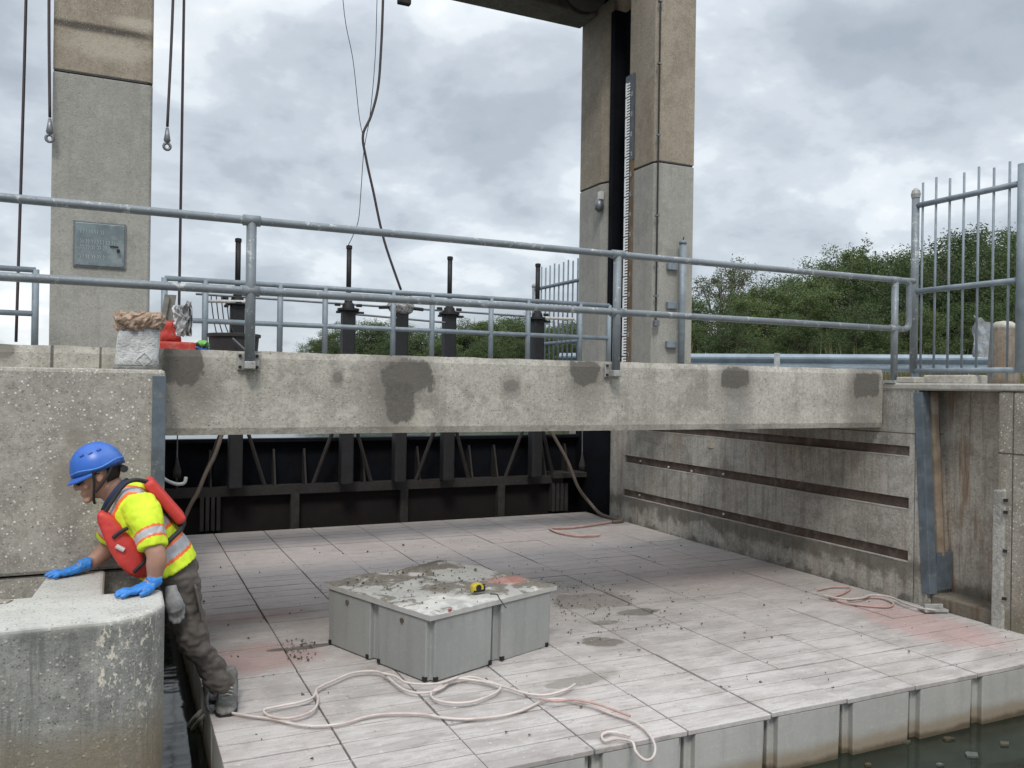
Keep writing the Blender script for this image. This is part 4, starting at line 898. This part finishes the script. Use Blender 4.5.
# ------------------------------------------------------------------ trees and undergrowth
def leafmat(name,c1,c2):
    g=G(name,.6,0,.25); r_=g.n('ShaderNodeNewGeometry').outputs['Random Per Island']
    a=g.noise(.35,3,.5)
    c=g.mix(g.ramp(r_,0,1),c1,c2); c=g.mix(g.ramp(a,.4,.65,0,.5),c,tuple(q*.6 for q in c1)); g.col(c)
    g.b.inputs['Transmission Weight'].default_value=0
    tr=g.t.nodes.new('ShaderNodeBsdfTranslucent'); g.put(tr.inputs[0],c); ms=g.t.nodes.new('ShaderNodeMixShader'); ms.inputs[0].default_value=.3
    o_=[n for n in g.t.nodes if n.type=='OUTPUT_MATERIAL'][0]
    g.t.links.new(g.b.outputs[0],ms.inputs[1]); g.t.links.new(tr.outputs[0],ms.inputs[2]); g.t.links.new(ms.outputs[0],o_.inputs[0]); return g.m
LM=[leafmat('dark leaves',(.060,.092,.034),(.118,.158,.062)),leafmat('green leaves',(.092,.132,.045),(.165,.205,.08)),leafmat('olive pale leaves',(.12,.135,.075),(.22,.23,.13))]
bark=plain('bark',(.10,.085,.07),.95,.4,6,.5,obj=True)
def tree_meshes(seed,H,Wd,n,leaf,mt,open_=.0,base=.12):
    r=random.Random(seed); tk=MB(); pts=[(0,0,-.4)]; x=y=0
    for k in range(1,7): x+=r.uniform(-.12,.12)*H*.1; y+=r.uniform(-.12,.12)*H*.1; pts.append((x,y,H*.72*k/6))
    tk.tube(pts,[H*.026*(1-.13*k) for k in range(7)],8)
    lobes=[]
    for k in range(26):
        hz=base+(.98-base)*r.random()**.75; prof=math.sin(min(1,.25+(hz-base)*1.0)*math.pi*.93)**.6 if hz<.99 else .2
        a_=r.uniform(0,6.283); d=Wd*prof*r.uniform(.3,.88)
        c=Vector((math.cos(a_)*d,math.sin(a_)*d,H*hz*.9)); R_=Wd*r.uniform(.22,.42)
        lobes.append((c,R_)); 
        if k%2==0:
            b=Vector(pts[min(5,max(1,int(hz*5)))]); mdl=(b+c)/2+Vector((0,0,-.1*H*.3)); tk.tube([b,mdl,c],[H*.011,H*.007,H*.003],5)
            for q in range(3):
                tk.tube([mdl,c+Vector((r.gauss(0,1),r.gauss(0,1),r.gauss(.4,.6)))*R_*.7],[H*.004,H*.0015],4)
    lv=MB(); per=n//len(lobes)
    V=[];Fc=[]
    for c,R_ in lobes:
        subs=[(Vector((r.gauss(0,1),r.gauss(0,1),r.gauss(.15,.9))).normalized()*R_*r.uniform(.55,1.05)) for _ in range(16)]
        for i in range(per):
            s_=subs[r.randrange(16)]; q=c+s_+Vector((r.gauss(0,1),r.gauss(0,1),r.gauss(0,.8)))*R_*.17
            if q.z<.1: q.z=.1+r.random()*.3
            L_=leaf*r.uniform(.6,1.3); d1=Vector((r.gauss(0,1),r.gauss(0,1),r.gauss(0,.7))).normalized(); d2=d1.cross(Vector((r.gauss(0,1),r.gauss(0,1),r.gauss(0,1)))).normalized()
            o=len(V); V+= [q-d1*L_,q+d2*L_*.45,q+d1*L_,q-d2*L_*.45]; Fc.append((o,o+1,o+2,o+3))
    me=bpy.data.meshes.new('crown'); me.from_pydata([tuple(v) for v in V],[],Fc); me.materials.append(mt)
    o=tk.obj('trunk',bark,smooth=True); tm=o.data; bpy.data.objects.remove(o); return tm,me
KIND=[tree_meshes(1,6,2.6,26000,.058,LM[1]),tree_meshes(2,6,2.9,27000,.058,LM[0]),tree_meshes(3,6,2.5,26000,.055,LM[1],base=.2),tree_meshes(4,6,2.3,12000,.055,LM[2],base=.3),tree_meshes(5,6,3.2,27000,.058,LM[0],base=.05)]
def tree(px,top,D,kind,label,group,wid=1,rot=0):
    p=atdepth(px,384,D); g0=hgt(p.x,p.y); tz=atdepth(px,top,D).z; s=(tz-g0)/5.75
    e=empty('tree',(p.x,p.y,g0),label,'tree',group); e.scale=(s*wid,s*wid,s); e.rotation_euler=(0,0,rot)
    for nm_,me in zip(('trunk','crown'),KIND[kind]):
        o=bpy.data.objects.new(nm_,me); COL.objects.link(o); o.parent=e
T_=[ # px, top row, distance, kind
 (718,262,34,3,'pale sparse-leaved tree just right of the concrete column',.95),
 (845,248,36,2,'taller tree over the middle of the guardrail, open branches at its top left',.9),
 (955,236,33,1,'tall dark tree behind the left half of the near picket gate',1),
 (1015,228,34,0,'tallest tree of the row, behind the right end of the near picket gate',.95)]
for i,(px,top,D,k,l,w_) in enumerate(T_): tree(px,top,D,k,l,None,w_,i*1.3)
gl='green tree in the dense row beyond the guardrail'
row=[(700,300,30,1),(742,296,29,0),(765,284,33,2),(790,280,35,1),(808,286,30,0),(815,272,38,4),(868,262,31,1),(888,258,35,0),(905,262,28,4),(925,252,38,2),(985,248,28,4),(1050,236,30,1),(1085,232,34,0),(735,318,25,4),(795,316,25,1),(858,312,24,4),(915,308,24,0),(972,304,24,1),(1030,298,24,4),(685,322,27,0),(660,318,36,1),(760,300,38,1),(1110,260,28,0)]
for i,(px,top,D,k) in enumerate(row): tree(px,top,D,k,gl,'trees beyond the guardrail',1.05,i*1.7)
for i,(px,top,D,k) in enumerate([(318,340,62,1),(334,331,60,0),(362,322,60,1),(385,326,64,4),(408,328,60,0),(430,334,58,1),(452,330,62,4),(476,320,60,2),(498,322,58,0),(514,318,62,1),(536,322,60,4),(556,326,58,0),(578,322,62,1),(600,328,60,4),(345,338,56,4),(395,340,55,1),(440,341,55,0),(490,338,54,4),(525,340,54,1),(565,340,54,0),(625,325,60,1)]):
    tree(px,top,D,k,'distant bushy tree of the far bank seen between the hoist stems','trees on the far bank',1.5,i*2.1)
# tall grass and weeds behind the guardrail
mb=MB(); r=random.Random(4)
for _ in range(5200):
    t=r.random(); p=atdepth(640+t*470,384,18.5+r.random()*3.5); g0=hgt(p.x,p.y); h_=(r.uniform(.3,.65) if r.random()<.9 else r.uniform(.65,1.0))*(1+.7*mnoise.noise(Vector((p.x*.8,p.y*.8,0))))
    dx,dy=r.gauss(0,.12),r.gauss(0,.12); w2=.012; 
    mb.add([(p.x-w2,p.y,g0-.03),(p.x+w2,p.y,g0-.03),(p.x+dx*.5+w2*.6,p.y+dy*.5,g0+h_*.6),(p.x+dx,p.y+dy,g0+h_),(p.x+dx*.5-w2*.6,p.y+dy*.5,g0+h_*.6)],[(0,1,2,3,4)])
g=leafmat('dry grass',(.16,.15,.07),(.32,.28,.15)); tag(mb.obj('grass',g),'tall dry grass and weeds behind the guardrail','grass',kind='stuff')

# ------------------------------------------------------------------ the worker
def child(name,me,mats,parent):
    me.name=name
    idx=[p.material_index for p in me.polygons]; me.materials.clear()
    for q in mats: me.materials.append(q)
    me.polygons.foreach_set('material_index',[min(i,len(mats)-1) for i in idx])
    o=bpy.data.objects.new(name,me); COL.objects.link(o); o.parent=parent; o.matrix_parent_inverse=PM(parent).inverted(); return o
SKIN=plain('skin',(.42,.235,.165),.55,.18,18,.1,dirt=((.36,.17,.11),.3))
YEL=plain('fluorescent fabric',(.66,.83,.03),.75,.16,14,.2); ORG=plain('orange trim',(.88,.17,.04),.7,.15,20,.1); SIL=plain('reflective tape',(.46,.46,.47),.45,.15,30,.1)
RED=plain('red vest cover',(.60,.045,.035),.55,.2,14,.15); BLK=plain('black webbing',(.02,.02,.022),.7,.2,30,.1)
PANT=plain('grey brown work trousers',(.105,.090,.078),.9,.3,16,.4,dirt=((.17,.15,.13),.4)); BLUE=plain('blue nitrile',(.035,.22,.62),.45,.2,25,.2)
HELM=plain('blue helmet shell',(.03,.13,.50),.35,.12,12,.03,dirt=((.12,.22,.5),.35)); BOOT=plain('dusty boot leather',(.17,.165,.15),.85,.35,25,.4,dirt=((.34,.33,.31),.5)); NAVY=plain('navy collar',(.02,.035,.10),.8,.2,20,.1)
HAIR=plain('dark hair',(.025,.018,.014),.8,.3,80,.5)
pY=lambda Yv,px,py: on(1,Yv,px,py)
man=empty('person',(.5,4.2,0),'worker in blue helmet, yellow shirt and red life vest, leaning both hands on the pier','person')
def ringpx(b,f_,Yc_,hw_,n=26,p=2.3):
    B=pY(Yc_,*b); Fp=pY(Yc_,*f_); c=(B+Fp)/2; u=(B-Fp)/2; o=[]
    for k in range(n):
        a=2*math.pi*k/n; c_,s_=math.cos(a),math.sin(a); q=(abs(c_)**p+abs(s_)**p)**(-1/p)
        o.append(c+u*c_*q+Vector((0,hw_*s_*q,0)))
    return o
YC=4.2
TR=[((125,480),(109,497),.065),((131,480),(107,505),.115),((143,484),(106,517),.172),((155,497),(110,532),.188),((168,514),(116,546),.184),((180,530),(124,559),.176),((189,542),(132,569),.178),((196,554),(140,579),.187)]
sh=MB(); sh.loft([ringpx(b,f_,YC,hw_) for b,f_,hw_ in TR])
NS=[pY(4.06,137,503),pY(3.99,148,524),pY(3.945,153,548)]; FS=[pY(4.34,128,503),pY(4.42,117,520),pY(4.45,110,540)]
sh.tube(crom(NS,4),[.078,.077,.075,.072,.070,.067,.064,.061,.058],16); sh.tube(crom(FS,4),[.078,.077,.075,.072,.070,.067,.064,.061,.058],16)
def wr(amp,sc_=9,vec=(1,1,1)):
    return lambda c: amp*(mnoise.noise(Vector((c.x*sc_*vec[0]+3,c.y*sc_*vec[1],c.z*sc_*vec[2])))+.6*abs(mnoise.noise(Vector((c.x*sc_*2.3*vec[0],c.y*sc_*2.3*vec[1]+5,c.z*sc_*2.3*vec[2]))))) 
me=remesh(sh,.0065,3,wr(.010,11,(1.2,.8,1)))
for _ in range(3): me.materials.append(YEL)
ax0=pY(YC,117,488); ax1=pY(YC,168,566); axd=ax1-ax0; AL=axd.length; axd.normalize()
s0,s1=NS[0],NS[2]; sdir=(s1-s0); SLn=sdir.length; sdir.normalize(); f0,f1=FS[0],FS[2]; fdir=(f1-f0).normalized()
for p in me.polygons:
    c=p.center; t=(c-ax0).dot(axd)/AL; w_=c.y-YC; k=0
    for o_,d_,sg_ in ((s0,sdir,-1),(f0,fdir,1)):
        a=(c-o_).dot(d_); rad=((c-o_)-d_*a).length
        if a>.07 and rad<.092 and w_*sg_>.135:
            k=-1; aa=a/SLn
            if .66<aa<.70 or .84<aa<.885: k=1
            elif .70<=aa<=.84: k=2
            break
    if k==-1: p.material_index=0; continue
    if k>0: p.material_index=k; continue
    for (a,b) in ((.44,.56),(.76,.88)):
        if a<=t<=b: k=2
        elif a-.035<t<a or b<t<b+.035: k=1
    if k==0 and t<.40:
        q=abs(w_)
        if .095<q<.135: k=2
        elif .080<q<=.095 or .135<=q<.150: k=1
    p.material_index=k
shirt=child('shirt',me,[YEL,ORG,SIL],man)
for p_ in me.polygons: pass
# trousers
pt_=MB()
pt_.loft([ringpx(b,f_,YC,hw_) for b,f_,hw_ in (((184,540),(140,562),.155),((193,552),(149,574),.165),((199,566),(158,586),.172),((200,578),(163,596),.165),((200,588),(170,604),.12))])
L1=[pY(4.13,180,578),pY(4.09,186,606),pY(4.08,195,638),pY(4.12,209,664),pY(4.17,222,687)]
L2=[pY(4.28,181,578),pY(4.36,182,604),pY(4.44,189,632),pY(4.47,202,656),pY(4.50,217,674)]
for Lx in (L1,L2): 
    cc=crom(Lx,5); n_=len(cc); pt_.tube(cc,[.088-.028*min(1,k/(n_*.7))+(.006 if k>n_*.8 else 0)-(.004 if k==n_-1 else 0) for k in range(n_)],20)
me=remesh(pt_,.008,3,lambda c: .014*mnoise.noise(Vector((c.x*6,c.y*6,c.z*15)))+.016*abs(mnoise.noise(Vector((c.x*9+4-c.z*8,c.y*8,c.z*15+c.x*7))))*(1+.9*max(0,.40-c.z))+.007*mnoise.noise(Vector((c.x*30,c.y*30,c.z*50)))-.008)
tr_=child('trousers',me,[PANT],man)
MB().box(0,.012,-.055,.055,-.08,.08,Matrix.Translation(pY(4.04,197,602))@Matrix.Rotation(R(-12),4,'Y')).obj('cargo_pocket',PANT,tr_,bevel=.005)

# boots
def boot(ax_,ay_,ang_):
    mb=MB(); rs=[]; Mx=Matrix.Translation((ax_,ay_,.0))@Matrix.Rotation(ang_,4,'Z')
    prof=[(-.075,.030,.055),(-.07,.038,.085),(-.03,.043,.10),(.03,.045,.085),(.09,.049,.068),(.14,.050,.055),(.175,.042,.048),(.195,.024,.038)]
    for d,hw_,h_ in prof:
        rs.append([Mx@Vector((hw_*math.copysign(abs(math.cos(a))**.6,math.cos(a)),-d,max(.012,.0+h_*(.5+.5*math.copysign(abs(math.sin(a))**.6,math.sin(a)))))) for a in [2*math.pi*k/18 for k in range(18)]])
    mb.loft(rs); mb.tube([Mx@Vector((0,.015,.06)),Mx@Vector((0,.03,.12)),Mx@Vector((-.01,.035,.16))],[.047,.045,.047],16)
    o=child('boot',remesh(mb,.007,2,wr(.004,22)),[BOOT],man)
    s_=MB(); s_.prism([(hw_*sg*1.06,-d) for sg,lst in ((1,prof),(-1,prof[::-1])) for d,hw_,h_ in lst],.003,.02); s_.v=[tuple(Mx@Vector(v)) for v in s_.v]; s_.obj('sole',M['black'],o,bevel=.004)
    l_=MB()
    for k in range(4): l_.tube([Mx@Vector((-.026,-.03-.022*k,.098-.010*k)),Mx@Vector((0,-.034-.022*k,.108-.010*k)),Mx@Vector((.026,-.03-.022*k,.098-.010*k))],.0035,5)
    l_.obj('laces',M['rope'],o)
b1=on(2,0,228,703); boot(b1.x,b1.y+.01,R(-10)); b2=on(2,0,213,692); boot(b2.x,b2.y+.02,R(2))
# body: one continuous skin surface
hc=pY(4.18,98.5,472.5); tilt=R(20); fd=Vector((-math.cos(tilt),-.10,-math.sin(tilt))).normalized(); sdv=Vector((0,-1,0)); sdv=(sdv-fd*sdv.dot(fd)).normalized(); ud=fd.cross(sdv)
if ud.z<0: ud=-ud
HP=lambda f_,s_,u_: hc+(fd*f_+sdv*s_+ud*u_)*.97
bd=MB(); rs=[]; NU,NV=30,22
def headpt(th,ph):
    # th around the up axis (0 = face), ph from -90 (chin side) to 90 (crown)
    cu,su=math.cos(ph),math.sin(ph); f_=.093*math.cos(th)*cu; s_=.073*math.sin(th)*cu; u_=.115*su
    if f_>0: f_*=1.0
    lower=max(0,-su)
    s_*=1-.30*lower**1.3; f_-=.0*lower
    if math.cos(th)>0: f_+=.020*lower**.8*math.cos(th)          # jaw forward
    else: f_+=.035*lower                                          # nape tucked in
    return f_,s_,u_
vs=[];
for j in range(NV+1):
    ph=-math.pi/2+math.pi*j/NV; rs.append([HP(*headpt(2*math.pi*i/NU,max(-1.5,min(1.5,ph)))) for i in range(NU)])
bd.loft(rs)
def ell(c,f_,s_,u_,tiltf=0,seg=12):
    r_=[]; 
    for j in range(seg-1):
        ph=-math.pi/2+math.pi*(j+.5)/(seg-1); r_.append([HP(c[0]+f_*math.cos(ph)*math.cos(a)+tiltf*math.sin(ph),c[1]+s_*math.cos(ph)*math.sin(a),c[2]+u_*math.sin(ph)) for a in [2*math.pi*k/seg for k in range(seg)]])
    bd.loft(r_)
ell((.098,0,-.022),.020,.012,.024,-.010); ell((.104,0,-.036),.016,.017,.011)   # nose
ell((.083,0,.020),.018,.055,.012); ell((.088,0,-.066),.016,.026,.007); ell((.086,0,-.078),.014,.022,.006); ell((.083,0,-.102),.020,.024,.016) # brow, lips, chin
for sg in (-1,1):
    ell((.005,sg*.074,-.010),.020,.009,.030,-.006); ell((.068,sg*.042,-.035),.018,.018,.016)
    ell((.080,sg*.030,.0),.008,.014,.008)
bd.tube([HP(-.018,0,-.06),pY(4.19,112,490),pY(YC,121,496),pY(YC,130,508)],[.056,.058,.066,.09],16)
bd.loft([ringpx(b,f_,YC,hw_-.028) for (b,f_,hw_) in [(((b[0]*.86+f_[0]*.14),(b[1]*.86+f_[1]*.14)),((b[0]*.14+f_[0]*.86),(b[1]*.14+f_[1]*.86)),h_) for b,f_,h_ in TR[1:]]])
NW=pY(3.945,153.5,579.5); FWp=pY(4.42,88,565)
NEl=pY(3.935,156,553); FEl=pY(4.46,112,543)
bd.tube(crom([NS[0],(NS[0]+NEl)/2+Vector((.0,-.01,0)),NEl,(NEl+NW)/2+Vector((.004,-.004,0)),NW,NW+Vector((-.03,0,-.02))],4),[.052,.050,.048,.046,.045,.044,.043,.042,.041,.041,.042,.042,.040,.037,.034,.031,.028,.027,.026,.026,.025],14)
bd.tube(crom([FS[0],(FS[0]+FEl)/2,FEl,(FEl+FWp)/2+Vector((0,0,-.006)),FWp,FWp+Vector((-.03,0,-.015))],4),[.052,.050,.048,.046,.045,.044,.043,.042,.041,.041,.042,.042,.040,.037,.034,.031,.028,.027,.026,.026,.025],14)
# hands inside the gloves, built with the same finger layout
def hand(base,dirv_,side,mbx,ex=0,zs=zt):
    """palm lying on the pier top; side=+1 thumb towards +side vector"""
    d=Vector((dirv_[0],dirv_[1],0)).normalized(); sv_=Vector((-d.y,d.x,0))*side; up=Vector((0,0,1))
    P_=lambda a,b,h: Vector((base[0],base[1],zs))+d*a*.86+sv_*b*.86+up*h*.9
    e=ex
    rr_=[]
    for a,hb,h,th in ((-.06,.028,.060,.026),(-.03,.031,.048,.026),(0,.036,.036,.024),(.035,.041,.028,.020),(.07,.042,.022,.016),(.085,.040,.018,.012)):
        rr_.append([P_(a,(hb+e)*math.copysign(abs(math.cos(t))**.7,math.cos(t)),h+(th+e)*math.sin(t)) for t in [2*math.pi*k/14 for k in range(14)]])
    mbx.loft(rr_)
    for b,L_,spread in ((.033,.072,.20),(.011,.084,.06),(-.012,.076,-.08),(-.034,.058,-.26)):
        p0=P_(.070,b,.020); p1=P_(.080+L_*.35,b+spread*L_*.4,.026); p2=P_(.080+L_*.7,b+spread*L_*.75,.019); p3=P_(.078+L_,b+spread*L_,.011)
        mbx.tube([p0,p1,p2,p3],[.0100+e,.0092+e,.0082+e,.0066+e],10)
    mbx.tube([P_(-.01,.028,.030),P_(.020,.052,.024),P_(.048,.066,.017),P_(.068,.070,.012)],[.014+e,.013+e,.011+e,.009+e],10)
hN=(on(2,zt+.03,148,586)); hF=(on(2,zt+.03,79,568.5))
dN=(-.93,-.36); dF=(-.96,-.28)
def wrist_link(mbx,Wp,hb,d,e):
    d=Vector((d[0],d[1],0)).normalized(); mbx.tube([Wp+(Vector((0,0,.0))),Vector((hb.x,hb.y,zt+.05))-d*.035,Vector((hb.x,hb.y,zt+.04))],[.025+e,.026+e,.025+e],12)
hand(hN,dN,1,bd); hand(hF,dF,-1,bd); wrist_link(bd,NW,hN,dN,0); wrist_link(bd,FWp,hF,dF,0)
for Lx in (L1,L2): cc=crom(Lx,3); bd.tube(cc,[.052-.018*k/len(cc) for k in range(len(cc))],14)
bd.tube([pY(YC,168,560),pY(YC,178,580)],[.08,.09],16)
body_me=remesh(bd,.0055,2)
child('body',body_me,[SKIN],man)
for hb,d,sd_,Wp in ((hN,dN,1,NW),(hF,dF,-1,FWp)):
    gm=MB(); hand(hb,d,sd_,gm,.0016); wrist_link(gm,Wp,hb,d,.004)
    child('glove',remesh(gm,.0032,1,lambda c:.0025*mnoise.noise(c*60)),[BLUE],man)
# collar, hair, glasses, helmet
q=MB(); q.tube([pY(YC,124,482),pY(YC,118,489),pY(4.12,110,500)],[.072,.070,.03],16); 
cl=MB(); 
for sg in (-1,1): cl.tube(crom([pY(YC,127,481),pY(YC+sg*.07,121,486),pY(YC+sg*.075,112,497),pY(YC+sg*.04,104,509)],5),[.016]*13+[.014,.012,.010],8)
child('collar',remesh(cl,.006,2),[NAVY],man)
hr=MB(); hs=[]
for j in range(9):
    ph=-.45+j*.16; hs.append([HP(*(lambda f_,s_,u_:(f_*1.035-.004,s_*1.045,u_*1.02))(*headpt(th,ph))) for th in [1.9+ (6.283-3.8)*i/16 for i in range(17)]]+[HP(*(lambda f_,s_,u_:(f_*.9,s_*.9,u_))(*headpt(th,ph))) for th in [6.283-1.9-(6.283-3.8)*i/16 for i in range(17)]])
hr.loft(hs); hr.obj('hair',HAIR,man,smooth=True)
gs=MB()
for sg in (-1,1):
    gs.add([HP(.098,sg*.006,.012),HP(.096,sg*.035,.016),HP(.078,sg*.062,.012),HP(.074,sg*.064,-.008),HP(.090,sg*.040,-.024),HP(.099,sg*.014,-.014),
            HP(.104,sg*.006,.012),HP(.103,sg*.036,.017),HP(.082,sg*.067,.013),HP(.078,sg*.069,-.009),HP(.097,sg*.042,-.026),HP(.105,sg*.014,-.015)],[(0,1,2,3,4,5),(6,7,8,9,10,11)]+[(i,(i+1)%6,6+(i+1)%6,6+i) for i in range(6)])
    gs.tube([HP(.080,sg*.066,.006),HP(.0,sg*.080,.002)],.0035,6)
gs.obj('sunglasses',plain('dark lens',(.008,.008,.010),.15,.1,20,0),man)
he=MB(); rs=[]
n_=36
def hpt(a,ph,k=1):
    f_=.117*math.cos(a)*math.cos(ph); s_=.100*math.sin(a)*math.cos(ph); u_=.020+.118*math.sin(ph); return f_*k-.004,s_*k,u_
for j in range(13):
    ph=math.pi/2*j/12.2
    row_=[]
    for i in range(n_):
        a=2*math.pi*i/n_; f_,s_,u_=hpt(a,ph)
        dipb=max(0,-math.cos(a)); side=abs(math.sin(a))
        if j==0: u_-=.012*dipb+.004
        ridge=.004*(math.cos(3*math.asin(max(-1,min(1,s_/.103))))>.3)*(j>3)
        row_.append(HP(f_,s_,u_+ridge))
    rs.append(row_)
inner=[[HP(*(q*k for q in ())) if 0 else HP(*(lambda f_,s_,u_:(f_*.95,s_*.95,u_))(*hpt(2*math.pi*i/n_,ph))) for i in range(n_)] for ph,k in ((.9,1),(.0,1))]
he.loft(rs[::-1][:1]+rs[::-1][1:]+[inner[1],inner[0]])
br=MB(); out=[];inn=[]
for i in range(17):
    a=-1.25+2.5*i/16; k=1+.22*math.cos(a*1.2)**1.5
    out.append((.115*math.cos(a)*k-.004,.103*math.sin(a)*(1+.04*math.cos(a)),.016-.020*math.cos(a))); inn.append((.109*math.cos(a)-.004,.098*math.sin(a),.020))
br.loft([[HP(*o_),HP(o_[0],o_[1],o_[2]-.006),HP(i_[0],i_[1],i_[2]-.006),HP(*i_)] for o_,i_ in zip(out,inn)])
hm=he.obj('helmet',HELM,man,smooth=True); br.obj('peak',HELM,hm,smooth=False)
vt=MB()
for sg in (-1,1):
    for k in range(3): a=.9+.45*k; vt.tube([HP(*hpt(sg*a,.75,1.01)),HP(*hpt(sg*(a+.22),.78,1.01))],.006,6)
vt.obj('vent',plain('dark blue vent',(.022,.09,.38),.5,.1,20,0),hm)
rm=MB(); rm.tube([HP(*(lambda f_,s_,u_:(f_*1.012,s_*1.012,u_-.004))(*hpt(a,.10+.09*math.sin(a*2)**2))) for a in [0+6.283*i/40 for i in range(41)]],.0035,6,cap=False); rm.obj('rim_line',plain('light blue edge',(.08,.24,.65),.4,.1,20,0),hm)
cs=MB()
for sg in (-1,1):
    cs.tube(crom([HP(.025,sg*.098,.02),HP(.035,sg*.080,-.03),HP(.055,sg*.055,-.085),HP(.062,0,-.128)],5),.006,6)
    cs.tube(crom([HP(-.055,sg*.090,.01),HP(-.01,sg*.082,-.035),HP(.045,sg*.064,-.075)],5),.006,6)
cs.tube([HP(-.10,-.06,-.02),HP(-.108,0,-.025),HP(-.10,.06,-.02)],.016,8)
cs.obj('chin_strap',BLK,man)
# life vest
def pad(name,pts,Yc_,hy,parent):
    mb=MB(); rs=[]; n=len(pts)
    for k,(px,py,w_) in enumerate(pts):
        c=pY(Yc_,px,py); a_=pY(Yc_,*pts[max(k-1,0)][:2]); b_=pY(Yc_,*pts[min(k+1,n-1)][:2]); t=(b_-a_).normalized(); s_=t.cross(Vector((0,1,0))).normalized()
        rs.append([c+s_*w_*math.copysign(abs(math.cos(a))**.6,math.cos(a))+Vector((0,hy*math.copysign(abs(math.sin(a))**.6,math.sin(a))*(.6+.4*(w_/.05)),0)) for a in [2*math.pi*i/20 for i in range(20)]])
    mb.loft(rs); return child(name,remesh(mb,.007,2,wr(.004,14)),[RED],parent)
PTS=[(100,512,.012),(104,518,.030),(112,529,.044),(122,543,.056),(131,556,.060),(138,567,.048),(142,575,.020)]
v1=pad('life_vest',PTS,4.065,.062,man); pad('vest_panel',PTS,4.34,.06,v1)
a_=pY(4.16,147,480); b_=pY(4.16,182,520); t=(b_-a_); L_=t.length; t.normalize(); s_=t.cross(Vector((0,1,0))).normalized(); Mx=Matrix.Identity(4)
for i_,v_ in enumerate((t,Vector((0,1,0)),s_)): 
    for k in range(3): Mx[k][i_]=v_[k]
Mx.translation=(a_+b_)/2
mb=MB(); mb.box(-L_/2,L_/2,-.10,.10,-.024,.024,Mx); bp_=mb.obj('back_pad',RED,v1,bevel=.018,seg=3)
def strap(pts,w_=.018,name='strap',mt=None,parent=None): MB().tube(crom(pts,5),[w_/2]*((len(pts)-1)*5+1),8).obj(name,mt or BLK,parent or v1,smooth=True)
strap([pY(4.10,148,482),pY(4.08,135,480),pY(4.07,124,485),pY(4.06,113,500),pY(4.06,104,514)],.019)
strap([pY(4.30,148,482),pY(4.31,135,480),pY(4.32,120,485),pY(4.33,108,500),pY(4.33,102,512)],.019)
strap([pY(4.16,184,522),pY(4.06,180,530),pY(4.01,172,538),pY(4.005,164,546),pY(4.01,150,556),pY(4.02,143,560)],.022)
strap([pY(4.16,184,522),pY(4.33,180,532),pY(4.37,168,542),pY(4.36,148,558)],.022)
strap([pY(3.998,113,538),pY(3.995,120,532),pY(4.0,128,528)],.016)
strap([pY(3.998,134,572),pY(3.99,140,566),pY(4.0,146,560)],.016)
MB().tube([pY(3.995,116,546),pY(3.995,124,550)],.010,8).obj('label_patch',M['white'],v1)
# spare work glove hanging from the trousers
wg=MB(); c=pY(4.0,176,592)
gx_=lambda px,py,Yv=3.985: pY(Yv,px,py)
wg.tube([gx_(171,586,4.0),gx_(172,594),gx_(174,604),gx_(176,611)],[.024,.030,.038,.034],12)
for k,(a,b) in enumerate((((170,609),(171,621)),((174,611),(174,624)),((178,611),(179,623)),((181,609),(183,619)))): wg.tube([gx_(a[0]*.9+17.4,a[1]-3),gx_(*a),gx_(*b)],[.011,.0105,.009],8)
wg.tube([gx_(177,600),gx_(183,606),gx_(184,613)],[.012,.011,.009],8)
me=remesh(wg,.0055,2,wr(.004,25)); me.materials.append(plain('grey knit glove',(.26,.26,.25),.9,.3,40,.4)); o=bpy.data.objects.new('work_glove',me); COL.objects.link(o)
tag(o,'grey work glove hanging from the worker\'s trousers beside the pier','glove')

# flotsam on the river
r=random.Random(11)
for i,(px,py) in enumerate(((905,741),(948,738),(972,754),(1004,743),(868,764),(940,764))):
    c=on(2,-.292,px,py); n=9; q=MB(); sz=.012+.016*r.random()
    ring=[(c.x+sz*math.cos(2*math.pi*k/n)*r.uniform(.6,1.4)*1.5,c.y+sz*math.sin(2*math.pi*k/n)*r.uniform(.6,1.3)) for k in range(n)]
    q.prism(ring,-.301,-.290); o=q.obj('leaf',plain('wet leaf %d'%(i%3),((.09,.085,.06),(.07,.055,.035),(.11,.115,.10))[i%3],.4,.3,30,.2)); tag(o,'small wet leaf floating on the dark water at the lower right','leaf','leaves floating on the river')
